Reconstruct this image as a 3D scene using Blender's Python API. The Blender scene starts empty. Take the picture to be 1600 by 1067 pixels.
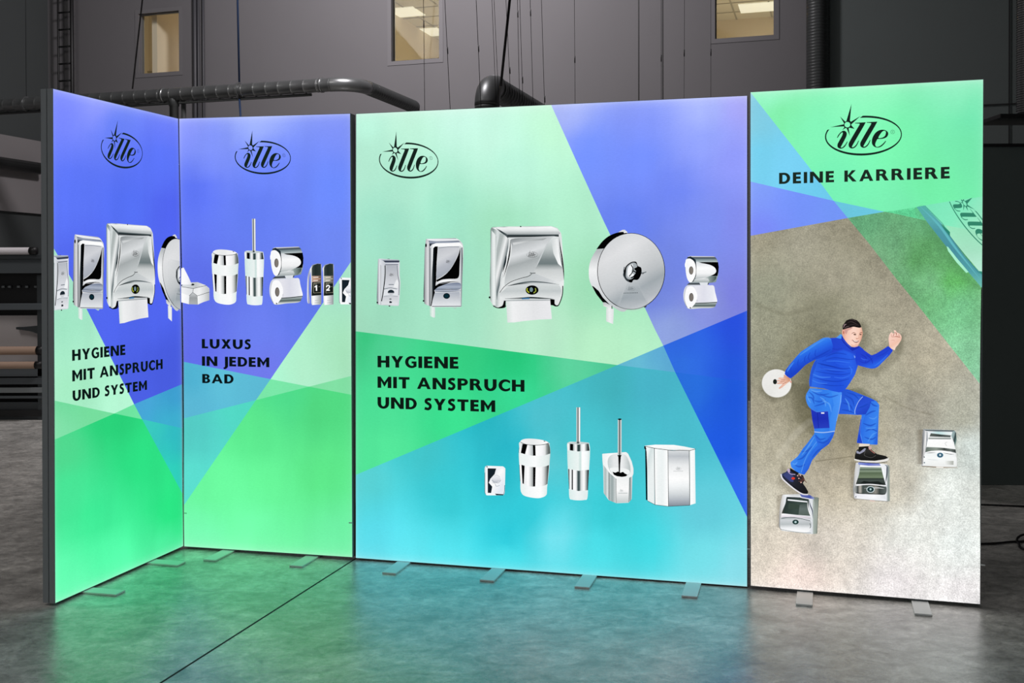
import bpy, bmesh, math, random
from mathutils import Vector, Matrix, noise
from mathutils.geometry import tessellate_polygon

# ------------------------------------------------------------------ camera, world, lights, exposure
scene = bpy.context.scene
COL = scene.collection
F, CX, CY = 1598.32, 816.97, 454.67            # focal length and principal point (the photograph is a crop)
PITCH, ROLL, CAMH = 0.0122744, 0.0033871, 1.46897
cp, sp, cr, sr = math.cos(PITCH), math.sin(PITCH), math.cos(ROLL), math.sin(ROLL)
RGT, UPV, FWD = Vector((1, 0, 0)), Vector((0, sp, cp)), Vector((0, cp, -sp))
CAM = Vector((0, 0, CAMH))
cam_d = bpy.data.cameras.new('camera')
cam_d.sensor_width = 36.0
cam_d.lens = F / 1600 * 36
cam_d.shift_x = (800 - CX) / 1600
cam_d.shift_y = (CY - 533.5) / 1600
cam_d.clip_end = 200
cam = bpy.data.objects.new('camera', cam_d)
COL.objects.link(cam)
xa = RGT * cr - UPV * sr
ya = RGT * sr + UPV * cr
za = -FWD
cam.matrix_world = Matrix(((xa.x, ya.x, za.x, 0), (xa.y, ya.y, za.y, 0), (xa.z, ya.z, za.z, CAMH), (0, 0, 0, 1)))
scene.camera = cam
vs = scene.view_settings
vs.view_transform = 'Standard'
vs.look = 'None'
vs.gamma = 1
vs.exposure = 0
vs.use_curve_mapping = False

world = bpy.data.worlds.new('world')
scene.world = world
world.use_nodes = True
world.node_tree.nodes['Background'].inputs['Color'].default_value = (0.95, 0.97, 1.0, 1)
world.node_tree.nodes['Background'].inputs['Strength'].default_value = 0.31


def lamp(name, kind, loc, target, energy, color, **kw):
    d = bpy.data.lights.new(name, kind)
    d.energy = energy
    d.color = color
    for k, v in kw.items():
        setattr(d, k, v)
    o = bpy.data.objects.new(name, d)
    COL.objects.link(o)
    o.location = loc
    o.rotation_euler = (Vector(target) - Vector(loc)).to_track_quat('-Z', 'Y').to_euler()
    return o


# hall lamp washes the back wall; front and left lights are added ambient fill
lamp('hall_light_back', 'AREA', (-1.75, 9.6, 7.0), (-1.5, 13.4, 4.2), 330, (1.0, 0.95, 0.98), size=0.8)
lamp('fill_light_front', 'AREA', (0.2, 1.2, 7.2), (0.0, 2.0, 0), 52, (1.0, 0.97, 0.95), size=4.5)
lamp('fill_light_left', 'AREA', (-7.0, 5.5, 7.4), (-6.6, 8.4, 0), 135, (1.0, 0.96, 0.93), size=3.0)


# ------------------------------------------------------------------ helpers: pixels, planes
def ray(X, Y):
    a, b = (X - CX) / F, -(Y - CY) / F
    return RGT * (a * cr + b * sr) + UPV * (-a * sr + b * cr) + FWD


def at_depth(X, Y, d):
    r = ray(X, Y)
    return CAM + r * (d / r.y)


def on_floor(X, Y, z=0.0):
    r = ray(X, Y)
    return CAM + r * ((z - CAMH) / r.z)


class Plane:
    """Upright plane through two floor points: u runs from P to Q, v is the height."""
    def __init__(s, P, Q):
        s.P = Vector((P[0], P[1], 0))
        s.d = (Vector((Q[0], Q[1], 0)) - s.P).normalized()
        n = Vector((s.d.y, -s.d.x, 0))
        if (CAM - s.P).dot(n) < 0:
            n = -n
        s.n = n                                     # towards the camera

    def uv(s, X, Y):
        r = ray(X, Y)
        t = (s.P - CAM).dot(s.n) / r.dot(s.n)
        p = CAM + r * t
        return ((p - s.P).dot(s.d), p.z)

    def pt(s, uv, off=0.0):
        return s.P + s.d * uv[0] + Vector((0, 0, uv[1])) + s.n * off


def lin(c):
    return tuple((x / 12.92 if x <= 0.04045 else ((x + 0.055) / 1.055) ** 2.4) for x in c)


def hx(c):
    if isinstance(c, str):
        c = c.lstrip('#')
        c = [int(c[i:i + 2], 16) for i in (0, 2, 4)]
    return lin([v / 255 for v in c])


# ------------------------------------------------------------------ helpers: materials
def mat(name, color, rough=0.5, metal=0.0, noise_amt=0.0, scale=8.0, bump=0.0, spec=0.5, emit=None, estr=1.0):
    m = bpy.data.materials.new(name)
    m.use_nodes = True
    nt = m.node_tree
    b = nt.nodes['Principled BSDF']
    c = hx(color)
    b.inputs['Roughness'].default_value = rough
    b.inputs['Metallic'].default_value = metal
    b.inputs['Specular IOR Level'].default_value = spec
    tc = nt.nodes.new('ShaderNodeTexCoord')
    nz = nt.nodes.new('ShaderNodeTexNoise')
    nz.inputs['Scale'].default_value = scale
    nz.inputs['Detail'].default_value = 5
    nt.links.new(tc.outputs['Object'], nz.inputs['Vector'])
    mr = nt.nodes.new('ShaderNodeMapRange')
    mr.inputs['To Min'].default_value = 1 - noise_amt
    mr.inputs['To Max'].default_value = 1 + noise_amt
    nt.links.new(nz.outputs['Fac'], mr.inputs['Value'])
    mx = nt.nodes.new('ShaderNodeMix')
    mx.data_type = 'RGBA'
    mx.blend_type = 'MULTIPLY'
    mx.inputs['Factor'].default_value = 1
    mx.inputs['A'].default_value = (*c, 1)
    nt.links.new(mr.outputs['Result'], mx.inputs['B'])
    nt.links.new(mx.outputs['Result'], b.inputs['Base Color'])
    if bump:
        bp = nt.nodes.new('ShaderNodeBump')
        bp.inputs['Strength'].default_value = bump
        bp.inputs['Distance'].default_value = 0.01
        nt.links.new(nz.outputs['Fac'], bp.inputs['Height'])
        nt.links.new(bp.outputs['Normal'], b.inputs['Normal'])
    if emit:
        b.inputs['Emission Color'].default_value = (*hx(emit), 1)
        b.inputs['Emission Strength'].default_value = estr
    return m


def print_mat(name, mode, sampled):
    """Backlit textile print: the ink colour is stored per vertex, emitted with the backlight painted into it."""
    m = bpy.data.materials.new(name)
    m.use_nodes = True
    nt = m.node_tree
    nt.nodes.clear()
    out = nt.nodes.new('ShaderNodeOutputMaterial')
    at = nt.nodes.new('ShaderNodeAttribute')
    at.attribute_name = 'ink'
    em = nt.nodes.new('ShaderNodeEmission')
    tc = nt.nodes.new('ShaderNodeTexCoord')
    col = at.outputs['Color']

    def noise_mul(col, scale, lo, hi, detail=4, rough=0.6, vec=None):
        nz = nt.nodes.new('ShaderNodeTexNoise')
        nz.inputs['Scale'].default_value = scale
        nz.inputs['Detail'].default_value = detail
        nz.inputs['Roughness'].default_value = rough
        nt.links.new(vec or tc.outputs['Object'], nz.inputs['Vector'])
        mr = nt.nodes.new('ShaderNodeMapRange')
        mr.inputs['From Min'].default_value = 0.3
        mr.inputs['From Max'].default_value = 0.7
        mr.inputs['To Min'].default_value = lo
        mr.inputs['To Max'].default_value = hi
        nt.links.new(nz.outputs['Fac'], mr.inputs['Value'])
        mx = nt.nodes.new('ShaderNodeMix')
        mx.data_type = 'RGBA'
        mx.blend_type = 'MULTIPLY'
        mx.inputs['Factor'].default_value = 1
        nt.links.new(col, mx.inputs['A'])
        nt.links.new(mr.outputs['Result'], mx.inputs['B'])
        return mx.outputs['Result']

    def mapped(s):
        mp = nt.nodes.new('ShaderNodeMapping')
        mp.inputs['Scale'].default_value = s
        nt.links.new(tc.outputs['Object'], mp.inputs['Vector'])
        return mp.outputs['Vector']
    if mode == 'stone':
        col = noise_mul(col, 170, 0.70, 1.32, 3, 0.8)
        col = noise_mul(col, 30, 0.87, 1.21, 6, 0.75)
        col = noise_mul(col, 5, 0.84, 1.14, 4, 0.6, mapped((1, 1, 0.6)))
    else:
        col = noise_mul(col, 5.0, 0.955, 1.045, 2, 0.5, mapped((1, 1, 0.25)))
        col = noise_mul(col, 260.0, 0.975, 1.025, 2, 0.5, mapped((0.3, 0.3, 1)))
    nt.links.new(col, em.inputs['Color'])
    if mode == 'soft':
        tr = nt.nodes.new('ShaderNodeBsdfTransparent')
        mx = nt.nodes.new('ShaderNodeMixShader')
        nt.links.new(at.outputs['Alpha'], mx.inputs['Fac'])
        nt.links.new(tr.outputs['BSDF'], mx.inputs[1])
        nt.links.new(em.outputs['Emission'], mx.inputs[2])
        nt.links.new(mx.outputs['Shader'], out.inputs['Surface'])
    else:
        nt.links.new(em.outputs['Emission'], out.inputs['Surface'])
    m.cycles.emission_sampling = 'FRONT_BACK' if sampled else 'NONE'
    return m


# ------------------------------------------------------------------ helpers: objects
def mesh_obj(name, verts, faces, m, parent=None, smooth=False, props=None):
    me = bpy.data.meshes.new(name)
    me.from_pydata([tuple(v) for v in verts], [], faces)
    me.update()
    if smooth:
        me.polygons.foreach_set('use_smooth', [True] * len(me.polygons))
    if m:
        me.materials.append(m)
    o = bpy.data.objects.new(name, me)
    COL.objects.link(o)
    if parent:
        o.parent = parent
    for k, v in (props or {}).items():
        o[k] = v
    return o


def bm_obj(name, bm, m, parent=None, smooth=False, props=None):
    bmesh.ops.recalc_face_normals(bm, faces=bm.faces)
    me = bpy.data.meshes.new(name)
    bm.to_mesh(me)
    bm.free()
    if smooth:
        me.polygons.foreach_set('use_smooth', [True] * len(me.polygons))
    me.materials.append(m)
    o = bpy.data.objects.new(name, me)
    COL.objects.link(o)
    if parent:
        o.parent = parent
    for k, v in (props or {}).items():
        o[k] = v
    return o


def thing(name, label, cat, group=None, loc=None):
    o = bpy.data.objects.new(name, None)
    COL.objects.link(o)
    o.empty_display_size = 0.1
    if loc is not None:
        o.location = loc
    o['label'] = label
    o['category'] = cat
    if group:
        o['group'] = group
    return o


def tag(o, label, cat, group=None):
    o['label'] = label
    o['category'] = cat
    if group:
        o['group'] = group
    return o


def obox(bm, o, ax, ay, az, sx, sy, sz, bev=0.0):
    """Box with one corner at o, along unit axes ax, ay, az."""
    vs_ = []
    for k in (0, 1):
        for j in (0, 1):
            for i in (0, 1):
                vs_.append(bm.verts.new(o + ax * (sx * i) + ay * (sy * j) + az * (sz * k)))
    fs = []
    for q in ((0, 1, 3, 2), (4, 6, 7, 5), (0, 4, 5, 1), (2, 3, 7, 6), (0, 2, 6, 4), (1, 5, 7, 3)):
        fs.append(bm.faces.new([vs_[i] for i in q]))
    if bev:
        es = list({e for f in fs for e in f.edges})
        bmesh.ops.bevel(bm, geom=es, offset=bev, segments=2, affect='EDGES', profile=0.6)
    return bm


X_, Y_, Z_ = Vector((1, 0, 0)), Vector((0, 1, 0)), Vector((0, 0, 1))


def box(name, lo, hi, m, parent=None, bev=0.0, props=None):
    bm = bmesh.new()
    obox(bm, Vector(lo), X_, Y_, Z_, hi[0] - lo[0], hi[1] - lo[1], hi[2] - lo[2], bev)
    return bm_obj(name, bm, m, parent, props=props)


def sweep(path, radii, seg=12, caps=True):
    """Tube of varying radius along a path; returns verts, faces."""
    n = len(path)
    if not isinstance(radii, (list, tuple)):
        radii = [radii] * n
    T = []
    for i in range(n):
        a, b = path[max(i - 1, 0)], path[min(i + 1, n - 1)]
        T.append((b - a).normalized())
    up = Vector((0, 0, 1)) if abs(T[0].z) < 0.9 else Vector((0, 1, 0))
    s_ = T[0].cross(up).normalized()
    V, Fc = [], []
    for i in range(n):
        s_ = (s_ - T[i] * s_.dot(T[i])).normalized()
        t_ = T[i].cross(s_)
        for k in range(seg):
            a = 2 * math.pi * k / seg
            V.append(path[i] + (s_ * math.cos(a) + t_ * math.sin(a)) * radii[i])
    for i in range(n - 1):
        for k in range(seg):
            k2 = (k + 1) % seg
            Fc.append((i * seg + k, i * seg + k2, (i + 1) * seg + k2, (i + 1) * seg + k))
    if caps:
        Fc.append(tuple(range(seg))[::-1])
        Fc.append(tuple((n - 1) * seg + k for k in range(seg)))
    return V, Fc


def tube(name, path, radii, m, parent=None, seg=12, smooth=True):
    V, Fc = sweep([Vector(p) for p in path], radii, seg)
    return mesh_obj(name, V, Fc, m, parent, smooth)


def seamed(a, b, r, pitch, rise=0.05):
    """Path and radii of a spiral-seam duct between a and b."""
    L = (b - a).length
    n = max(1, int(L / pitch))
    P, R = [], []
    for i in range(n):
        for f, k in ((0, 1), (0.84, 1), (0.88, 1 + rise), (0.95, 1 + rise), (0.985, 1)):
            P.append(a.lerp(b, (i + f) / n))
            R.append(r * k)
    P.append(b.copy())
    R.append(r)
    return P, R


# ------------------------------------------------------------------ materials
M_alu = mat('anodised_aluminium', (160, 165, 168), 0.45, 0.1, 0.04, 30)
M_black = mat('black_plastic', (12, 12, 13), 0.5)
M_foot = mat('painted_steel_foot', (232, 234, 232), 0.35, 0.0, 0.03, 20)
M_duct = mat('galvanised_duct', (128, 130, 130), 0.33, 0.75, 0.12, 6)
M_duct_dark = mat('dark_duct', (80, 82, 82), 0.4, 0.6, 0.12, 6)
M_wire = mat('steel_wire', (18, 18, 20), 0.5, 0.5)
M_blue = mat('blue_rope', (10, 38, 72), 0.7)
M_ink = print_mat('backlit_print', 'flat', True)
M_ink2 = print_mat('backlit_ink', 'flat', False)
M_soft = print_mat('backlit_soft_ink', 'soft', False)
M_stone = print_mat('backlit_stone_print', 'stone', True)
# ------------------------------------------------------------------ the hall
# back wall: parallel to the right-hand light box
WB = Plane((0.0, 13.0), (1.0, 12.7))
UL, UR, WH = -7.28, 9.2, 7.8


def wall_uv(X, Y):
    return WB.uv(X, Y)


win_px = [((216, 21.5), (279.5, 17), (280.5, 111.5), (217.5, 115.5)),
          ((611, -52), (685.5, -57), (686.5, 91.5), (611.5, 95.5)),
          ((1117, -75), (1210, -82), (1210, 54.5), (1117.5, 61))]
wins = []
for q in win_px:
    a = [wall_uv(*p) for p in q]
    wins.append((a[0][0] * .5 + a[3][0] * .5, a[1][0] * .5 + a[2][0] * .5, (a[2][1] + a[3][1]) / 2, (a[0][1] + a[1][1]) / 2))

M_wall = mat('painted_wall', (104, 102, 104), 0.8, 0, 0.05, 1.5, 0.05)
M_wall2 = mat('dark_wall', (70, 74, 74), 0.8, 0, 0.05, 1.5)
M_ceil = mat('hall_ceiling', (60, 62, 64), 0.9)


def floor_mat():
    m = bpy.data.materials.new('polished_concrete')
    m.use_nodes = True
    nt = m.node_tree
    N, L = nt.nodes, nt.links
    b = N['Principled BSDF']
    tc = N.new('ShaderNodeTexCoord')

    def nz(scale, detail, rough, mapping=None, dist=0.0):
        v = tc.outputs['Object']
        if mapping:
            mp = N.new('ShaderNodeMapping')
            mp.inputs['Scale'].default_value = mapping
            mp.inputs['Rotation'].default_value = (0, 0, 0.2)
            L.new(v, mp.inputs['Vector'])
            v = mp.outputs['Vector']
        n = N.new('ShaderNodeTexNoise')
        n.inputs['Scale'].default_value = scale
        n.inputs['Detail'].default_value = detail
        n.inputs['Roughness'].default_value = rough
        n.inputs['Distortion'].default_value = dist
        L.new(v, n.inputs['Vector'])
        return n.outputs['Fac']

    def rng(f, a, b_, c, d):
        r = N.new('ShaderNodeMapRange')
        for k, v in zip(('From Min', 'From Max', 'To Min', 'To Max'), (a, b_, c, d)):
            r.inputs[k].default_value = v
        L.new(f, r.inputs['Value'])
        return r.outputs['Result']

    def mth(op, x, y):
        n = N.new('ShaderNodeMath')
        n.operation = op
        for i, v in enumerate((x, y)):
            if isinstance(v, (int, float)):
                n.inputs[i].default_value = v
            else:
                L.new(v, n.inputs[i])
        return n.outputs[0]
    big = nz(1.6, 6, 0.65, None, 1.2)
    mid = nz(7.5, 10, 0.74, (0.8, 1.15, 1), 0.7)
    fine = nz(48, 6, 0.8)
    med = nz(20, 8, 0.8, None, 0.4)
    f = mth('MULTIPLY', rng(big, 0.3, 0.7, 0.66, 1.28), rng(mid, 0.34, 0.66, 0.6, 1.38))
    f = mth('MULTIPLY', f, rng(fine, 0.3, 0.7, 0.80, 1.20))
    f = mth('MULTIPLY', f, rng(med, 0.34, 0.66, 0.64, 1.38))
    mx = N.new('ShaderNodeMix')
    mx.data_type = 'RGBA'
    mx.blend_type = 'MULTIPLY'
    mx.inputs['Factor'].default_value = 1
    mx.inputs['A'].default_value = (*hx((198, 196, 190)), 1)
    L.new(f, mx.inputs['B'])
    L.new(mx.outputs['Result'], b.inputs['Base Color'])
    b.inputs['IOR'].default_value = 2.3
    L.new(rng(mid, 0.32, 0.68, 0.34, 0.19), b.inputs['Roughness'])
    bp = N.new('ShaderNodeBump')
    bp.inputs['Strength'].default_value = 0.35
    bp.inputs['Distance'].default_value = 0.004
    L.new(mth('ADD', mid, mth('MULTIPLY', fine, 0.3)), bp.inputs['Height'])
    L.new(bp.outputs['Normal'], b.inputs['Normal'])
    return m


M_floor = floor_mat()
# floor in two slabs with the saw-cut joint between them
J0, J1 = on_floor(549, 877), on_floor(251, 1067)
jd = (J1 - J0).normalized()
ja, jb = J0 - jd * 11, J1 + jd * 8
jn = Vector((-jd.y, jd.x, 0)) * 0.0035
XL, XR, YF, YB = -14, 12, -8, 20


def floor_mesh():
    bm = bmesh.new()
    q = [bm.verts.new(p) for p in ((XL, YF, 0), (XR, YF, 0), (XR, YB, 0), (XL, YB, 0))]
    bm.faces.new(q)
    for off in (-1, 1):
        bmesh.ops.bisect_plane(bm, geom=bm.verts[:] + bm.edges[:] + bm.faces[:], plane_co=ja + jn * off, plane_no=jn)
    groove = [f for f in bm.faces if abs((f.calc_center_median() - ja).dot(jn.normalized())) < 0.003]
    r = bmesh.ops.extrude_discrete_faces(bm, faces=groove)
    for f in r['faces']:
        for v in f.verts:
            v.co.z -= 0.012
        # walls of the cut
        for e in f.edges:
            a, b_ = e.verts
            a2, b2 = bm.verts.new(a.co + Vector((0, 0, .012))), bm.verts.new(b_.co + Vector((0, 0, .012)))
            bm.faces.new((a, b_, b2, a2))
    return bm


fl = bm_obj('floor', floor_mesh(), M_floor, props={'kind': 'structure'})
M_joint = mat('joint_filler', (14, 16, 16), 0.8)
bm = bmesh.new()
jw = jn.normalized()
obox(bm, ja - jw * 0.0045 + Z_ * -0.011, -(-jd), jw, Z_, (jb - ja).length, 0.009, 0.0117)
bm_obj('floor_joint', bm, M_joint, fl, props={'label': 'dark saw-cut joint'})

# back wall with three window openings
us = sorted({UL, UR, *[w[0] for w in wins], *[w[1] for w in wins]})
V, Fc = [], []


def quad(pl, u0, u1, v0, v1, off=0.0):
    i = len(V)
    V.extend([pl.pt((u0, v0), off), pl.pt((u1, v0), off), pl.pt((u1, v1), off), pl.pt((u0, v1), off)])
    Fc.append((i, i + 1, i + 2, i + 3))


for i in range(len(us) - 1):
    a, b_ = us[i], us[i + 1]
    w = next((w for w in wins if abs(w[0] - a) < 1e-6), None)
    if w:
        quad(WB, a, b_, 0, w[2])
        quad(WB, a, b_, w[3], WH)
    else:
        quad(WB, a, b_, 0, WH)
for w in wins:          # reveals
    for (p, q) in (((w[0], w[2]), (w[1], w[2])), ((w[1], w[2]), (w[1], w[3])), ((w[1], w[3]), (w[0], w[3])), ((w[0], w[3]), (w[0], w[2]))):
        i = len(V)
        V.extend([WB.pt(p), WB.pt(q), WB.pt(q, -0.12), WB.pt(p, -0.12)])
        Fc.append((i, i + 1, i + 2, i + 3))
mesh_obj('wall_back', V, Fc, M_wall, props={'kind': 'structure'})

M_glass = bpy.data.materials.new('window_glass')
M_glass.use_nodes = True
_nt = M_glass.node_tree
_nt.nodes.clear()
_o = _nt.nodes.new('ShaderNodeOutputMaterial')
_t = _nt.nodes.new('ShaderNodeBsdfTransparent')
_t.inputs['Color'].default_value = (0.93, 0.95, 0.94, 1)
_g = _nt.nodes.new('ShaderNodeBsdfGlossy')
_g.inputs['Roughness'].default_value = 0.03
_m = _nt.nodes.new('ShaderNodeMixShader')
_m.inputs['Fac'].default_value = 0.02
_nt.links.new(_t.outputs[0], _m.inputs[1])
_nt.links.new(_g.outputs[0], _m.inputs[2])
_nt.links.new(_m.outputs[0], _o.inputs['Surface'])
M_wframe = mat('window_frame', (108, 106, 108), 0.7)
M_beige = mat('office_wall', (206, 190, 160), 0.8)
M_oceil = mat('office_ceiling', (196, 186, 158), 0.8)
M_grid = mat('ceiling_grid', (150, 142, 118), 0.6)
M_panel = mat('office_ceiling_lamp', (240, 240, 225), 0.5, emit=(236, 230, 210), estr=0.5)
M_white = mat('white_paint', (232, 214, 190), 0.6)

for wi, w in enumerate(wins):
    wo = thing('window_%d' % (wi + 1), 'w', 'window')
    for k in ('label', 'category'):
        del wo[k]
    wo['kind'] = 'structure'
    # casing flush on the wall, inner frame, pane
    bm = bmesh.new()
    fw = 0.055
    for (u0, u1, v0, v1) in ((w[0] - fw, w[1] + fw, w[2] - fw, w[2]), (w[0] - fw, w[1] + fw, w[3], w[3] + fw), (w[0] - fw, w[0], w[2], w[3]), (w[1], w[1] + fw, w[2], w[3])):
        obox(bm, WB.pt((u0, v0), 0.001), WB.d, WB.n, Z_, u1 - u0, 0.006, v1 - v0)
    bm_obj('window_casing', bm, M_wframe, wo)
    bm = bmesh.new()
    fw = 0.012
    for (u0, u1, v0, v1) in ((w[0], w[1], w[2], w[2] + fw), (w[0], w[1], w[3] - fw, w[3]), (w[0], w[0] + fw, w[2] + fw, w[3] - fw), (w[1] - fw, w[1], w[2] + fw, w[3] - fw)):
        obox(bm, WB.pt((u0, v0), -0.07), WB.d, WB.n, Z_, u1 - u0, 0.03, v1 - v0)
    bm_obj('window_frame', bm, M_black if wi == 1 else M_wframe, wo)
    bm = bmesh.new()
    obox(bm, WB.pt((w[0] + fw, w[2] + fw), -0.06), WB.d, WB.n, Z_, w[1] - w[0] - 2 * fw, 0.006, w[3] - w[2] - 2 * fw)
    bm_obj('pane', bm, M_glass, wo)
    # lit office behind the window
    depth = (3.0, 6.5, 6.5)[wi]
    cy_px = (40, 66, 29)[wi]
    um = (w[0] + w[1]) / 2
    back = Plane(tuple((WB.pt((0, 0), -depth))[:2]), tuple((WB.pt((1, 0), -depth))[:2]))
    px = (250, 648, 1165)[wi]
    zc = back.uv(px, cy_px)[1]
    zf = w[2] - 1.0
    u0, u1 = um - 2.2, um + 2.2
    if wi == 0:
        zc, u0, u1 = 6.2, um - 2.4, um + 1.6
        zf = w[2] - 0.6
    ro = thing('office_room_%d' % (wi + 1), 'w', 'room')
    del ro['label'], ro['category']
    ro['kind'] = 'structure'
    V, Fc = [], []
    P = lambda u, v, o: WB.pt((u, v), -o)
    def q4(a, b_, c, d):
        i = len(V)
        V.extend([a, b_, c, d])
        Fc.append((i, i + 1, i + 2, i + 3))
    q4(P(u0, zf, depth), P(u1, zf, depth), P(u1, zc, depth), P(u0, zc, depth))
    q4(P(u0, zf, .13), P(u0, zf, depth), P(u0, zc, depth), P(u0, zc, .13))
    q4(P(u1, zf, .13), P(u1, zf, depth), P(u1, zc, depth), P(u1, zc, .13))
    q4(P(u0, zf, .13), P(u1, zf, .13), P(u1, zf, depth), P(u0, zf, depth))
    # inner face of the hall wall, round the window
    for (a, b2, c, d) in ((u0, w[0], zf, zc), (w[1], u1, zf, zc), (w[0], w[1], zf, w[2]), (w[0], w[1], w[3], zc)):
        if b2 > a and d > c:
            q4(P(a, c, .13), P(b2, c, .13), P(b2, d, .13), P(a, d, .13))
    mesh_obj('office_wall', V, Fc, M_beige, ro, props={'kind': 'structure'})
    V, Fc = [], []
    q4(P(u0, zc, .13), P(u1, zc, .13), P(u1, zc, depth), P(u0, zc, depth))
    mesh_obj('office_ceiling', V, Fc, M_oceil, ro, props={'kind': 'structure'})
    if wi:
        bm = bmesh.new()
        k = 0
        while .4 + .62 * k < depth:
            obox(bm, P(u0, zc - .008, .4 + .62 * k), WB.d, WB.n, Z_, u1 - u0, 0.03, 0.006)
            k += 1
        for k in range(8):
            obox(bm, P(u0 + .3 + .62 * k, zc - .009, depth), WB.d, WB.n, Z_, 0.03, depth - .13, 0.006)
        bm_obj('ceiling_grid', bm, M_grid, ro)
        for X, Y in (((630, 18.5), (668, 50)) if wi == 1 else ((1183, 11),)):
            c_ = on_floor(X, Y, zc)
            bm = bmesh.new()
            obox(bm, c_ - WB.d * .3 - WB.n * .3 - Z_ * .014, WB.d, WB.n, Z_, 0.6, 0.6, 0.013)
            bm_obj('ceiling_lamp', bm, M_panel, ro, props={'label': 'square ceiling lamp panel'})
    else:
        bm = bmesh.new()          # pale door leaf standing open beside the window
        obox(bm, P(w[0] + .075, zf, 1.2), WB.d, WB.n, Z_, 0.085, 1.0, zc - zf - .05)
        bm_obj('door_frame', bm, M_white, ro)
        bm = bmesh.new()
        obox(bm, P(w[0] + .012, zf, .55), WB.d, WB.n, Z_, 0.03, 0.03, zc - zf - .05)
        bm_obj('blind_edge', bm, M_white, ro)
        bm = bmesh.new()
        obox(bm, P(u0, w[3] - .14, depth - .02), WB.d, WB.n, Z_, u1 - u0, 0.03, 0.02)
        bm_obj('picture_rail', bm, M_grid, ro)
    pos = P(um + (.2 if wi else -.2), zc - (2.2 if wi else 1.3), depth * (.74 if wi else .5))
    lamp('office_light_%d' % wi, 'POINT', pos, pos - Z_, (36, 85, 80)[wi], (1.0, 0.97, 0.93), shadow_soft_size=0.35)

# other walls and the ceiling
cL = WB.pt((UL, 0))
dL = Vector((0.249, 0.968, 0))
pl0, pl1 = cL - dL * 22, cL
V, Fc = [pl0, pl1, pl1 + Z_ * WH, pl0 + Z_ * WH], [(0, 1, 2, 3)]
mesh_obj('wall_left', V, Fc, M_wall2, props={'kind': 'structure'})
cR = WB.pt((UR, 0))
V, Fc = [cR, cR - dL * 20, cR - dL * 20 + Z_ * WH, cR + Z_ * WH], [(0, 1, 2, 3)]
mesh_obj('wall_right', V, Fc, M_wall2, props={'kind': 'structure'})
V = [pl0 + Z_ * WH, pl1 + Z_ * WH, cR + Z_ * WH, cR - dL * 20 + Z_ * WH]
mesh_obj('ceiling', V, [(0, 1, 2, 3)], M_ceil, props={'kind': 'structure'})

WL = Plane(tuple(pl0[:2]), tuple(pl1[:2]))
# pale band on the left wall with a dark pipe along it
M_band = mat('pale_cladding', (140, 136, 136), 0.7)
v0, v1 = WL.uv(20, 331)[1], WL.uv(20, 214)[1]
bm = bmesh.new()
obox(bm, WL.pt((11, v0), 0.0), WL.d, WL.n, Z_, 11 - .02, 0.05, v1 - v0)
bm_obj('trim_1', bm, M_band, props={'kind': 'structure'})
a, b_ = WL.uv(0, 259), WL.uv(60, 264)
zp = (a[1] + b_[1]) / 2
tag(tube('pipe', [WL.pt((12, zp), .16), WL.pt((21.6, zp), .16)], .085, M_duct_dark), 'dark round pipe running along the pale wall band behind the printer', 'pipe')

# wall panels seams and conduits on the back wall
M_cond = mat('conduit', (58, 58, 62), 0.5)
for i, X in enumerate((306.5, 312, 319.5)):
    u = wall_uv(X, 60)[0]
    o = tube('conduit', [WB.pt((u, 0.02), .03), WB.pt((u, WH - .02), .03)], .018 if i else .03, M_cond, seg=8)
    tag(o, ('thicker grey conduit on the wall between the small lit window and the blue rope',
            'thin grey conduit on the wall, in the middle of three conduits',
            'thin grey conduit on the wall, nearest the blue rope of three')[i], 'conduit')
# the joint lines between wall panels
for i, X in enumerate((997, 1034.5)):
    u = wall_uv(X, 60)[0]
    bm = bmesh.new()
    obox(bm, WB.pt((u, 0), 0.0), WB.d, WB.n, Z_, .012, .006, WH)
    bm_obj('trim_%d' % (i + 2), bm, M_black, props={'kind': 'structure'})
# darker stretch of wall past the vertical duct (a projecting bay)
ub = wall_uv(1290, 60)[0]
M_bay = mat('dark_bay_wall', (94, 101, 100), 0.8, 0, .04, 2)
bm = bmesh.new()
obox(bm, WB.pt((ub, 0), 0.0), WB.d, WB.n, Z_, UR - ub - .02, .35, WH - .01)
bm_obj('wall_bay', bm, M_bay, props={'kind': 'structure'})
bm = bmesh.new()
z163 = at_depth(1560, 163, WB.pt((UR, 0)).y + .6).z
WF = Plane(tuple(WB.pt((ub, 0), .36)[:2]), tuple(WB.pt((UR, 0), .36)[:2]))
a = WF.uv(1560, 164)
obox(bm, WF.pt((a[0] - 1.5, a[1]), 0), WF.d, WF.n, Z_, 2.2, .006, .012)
u = WF.uv(1576, 100)[0]
obox(bm, WF.pt((u, 0.02), 0), WF.d, WF.n, Z_, .012, .006, WH - .1)
bm_obj('trim_4', bm, M_black, props={'kind': 'structure'})

# ladder on the wall
lad = thing('wall_ladder', 'black steel ladder fixed upright to the dark end of the wall', 'ladder')
for nm, X, r in (('rail', 102, .016), ('rail', 123, .028)):
    u = wall_uv(X, 70)[0]
    tube(nm, [WB.pt((u, 1.0), .14), WB.pt((u, WH - .02), .14)], r, M_black, lad, 8)
ua, ub2 = wall_uv(102, 70)[0], wall_uv(123, 70)[0]
z0 = wall_uv(112, 129)[1]
dz = (wall_uv(112, 23)[1] - z0) / 4
for k in range(-12, 6):
    z = z0 + dz * k
    if z < WH - .1:
        tube('rung', [WB.pt((ua, z), .14), WB.pt((ub2, z), .14)], .013, M_black, lad, 8)

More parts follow.
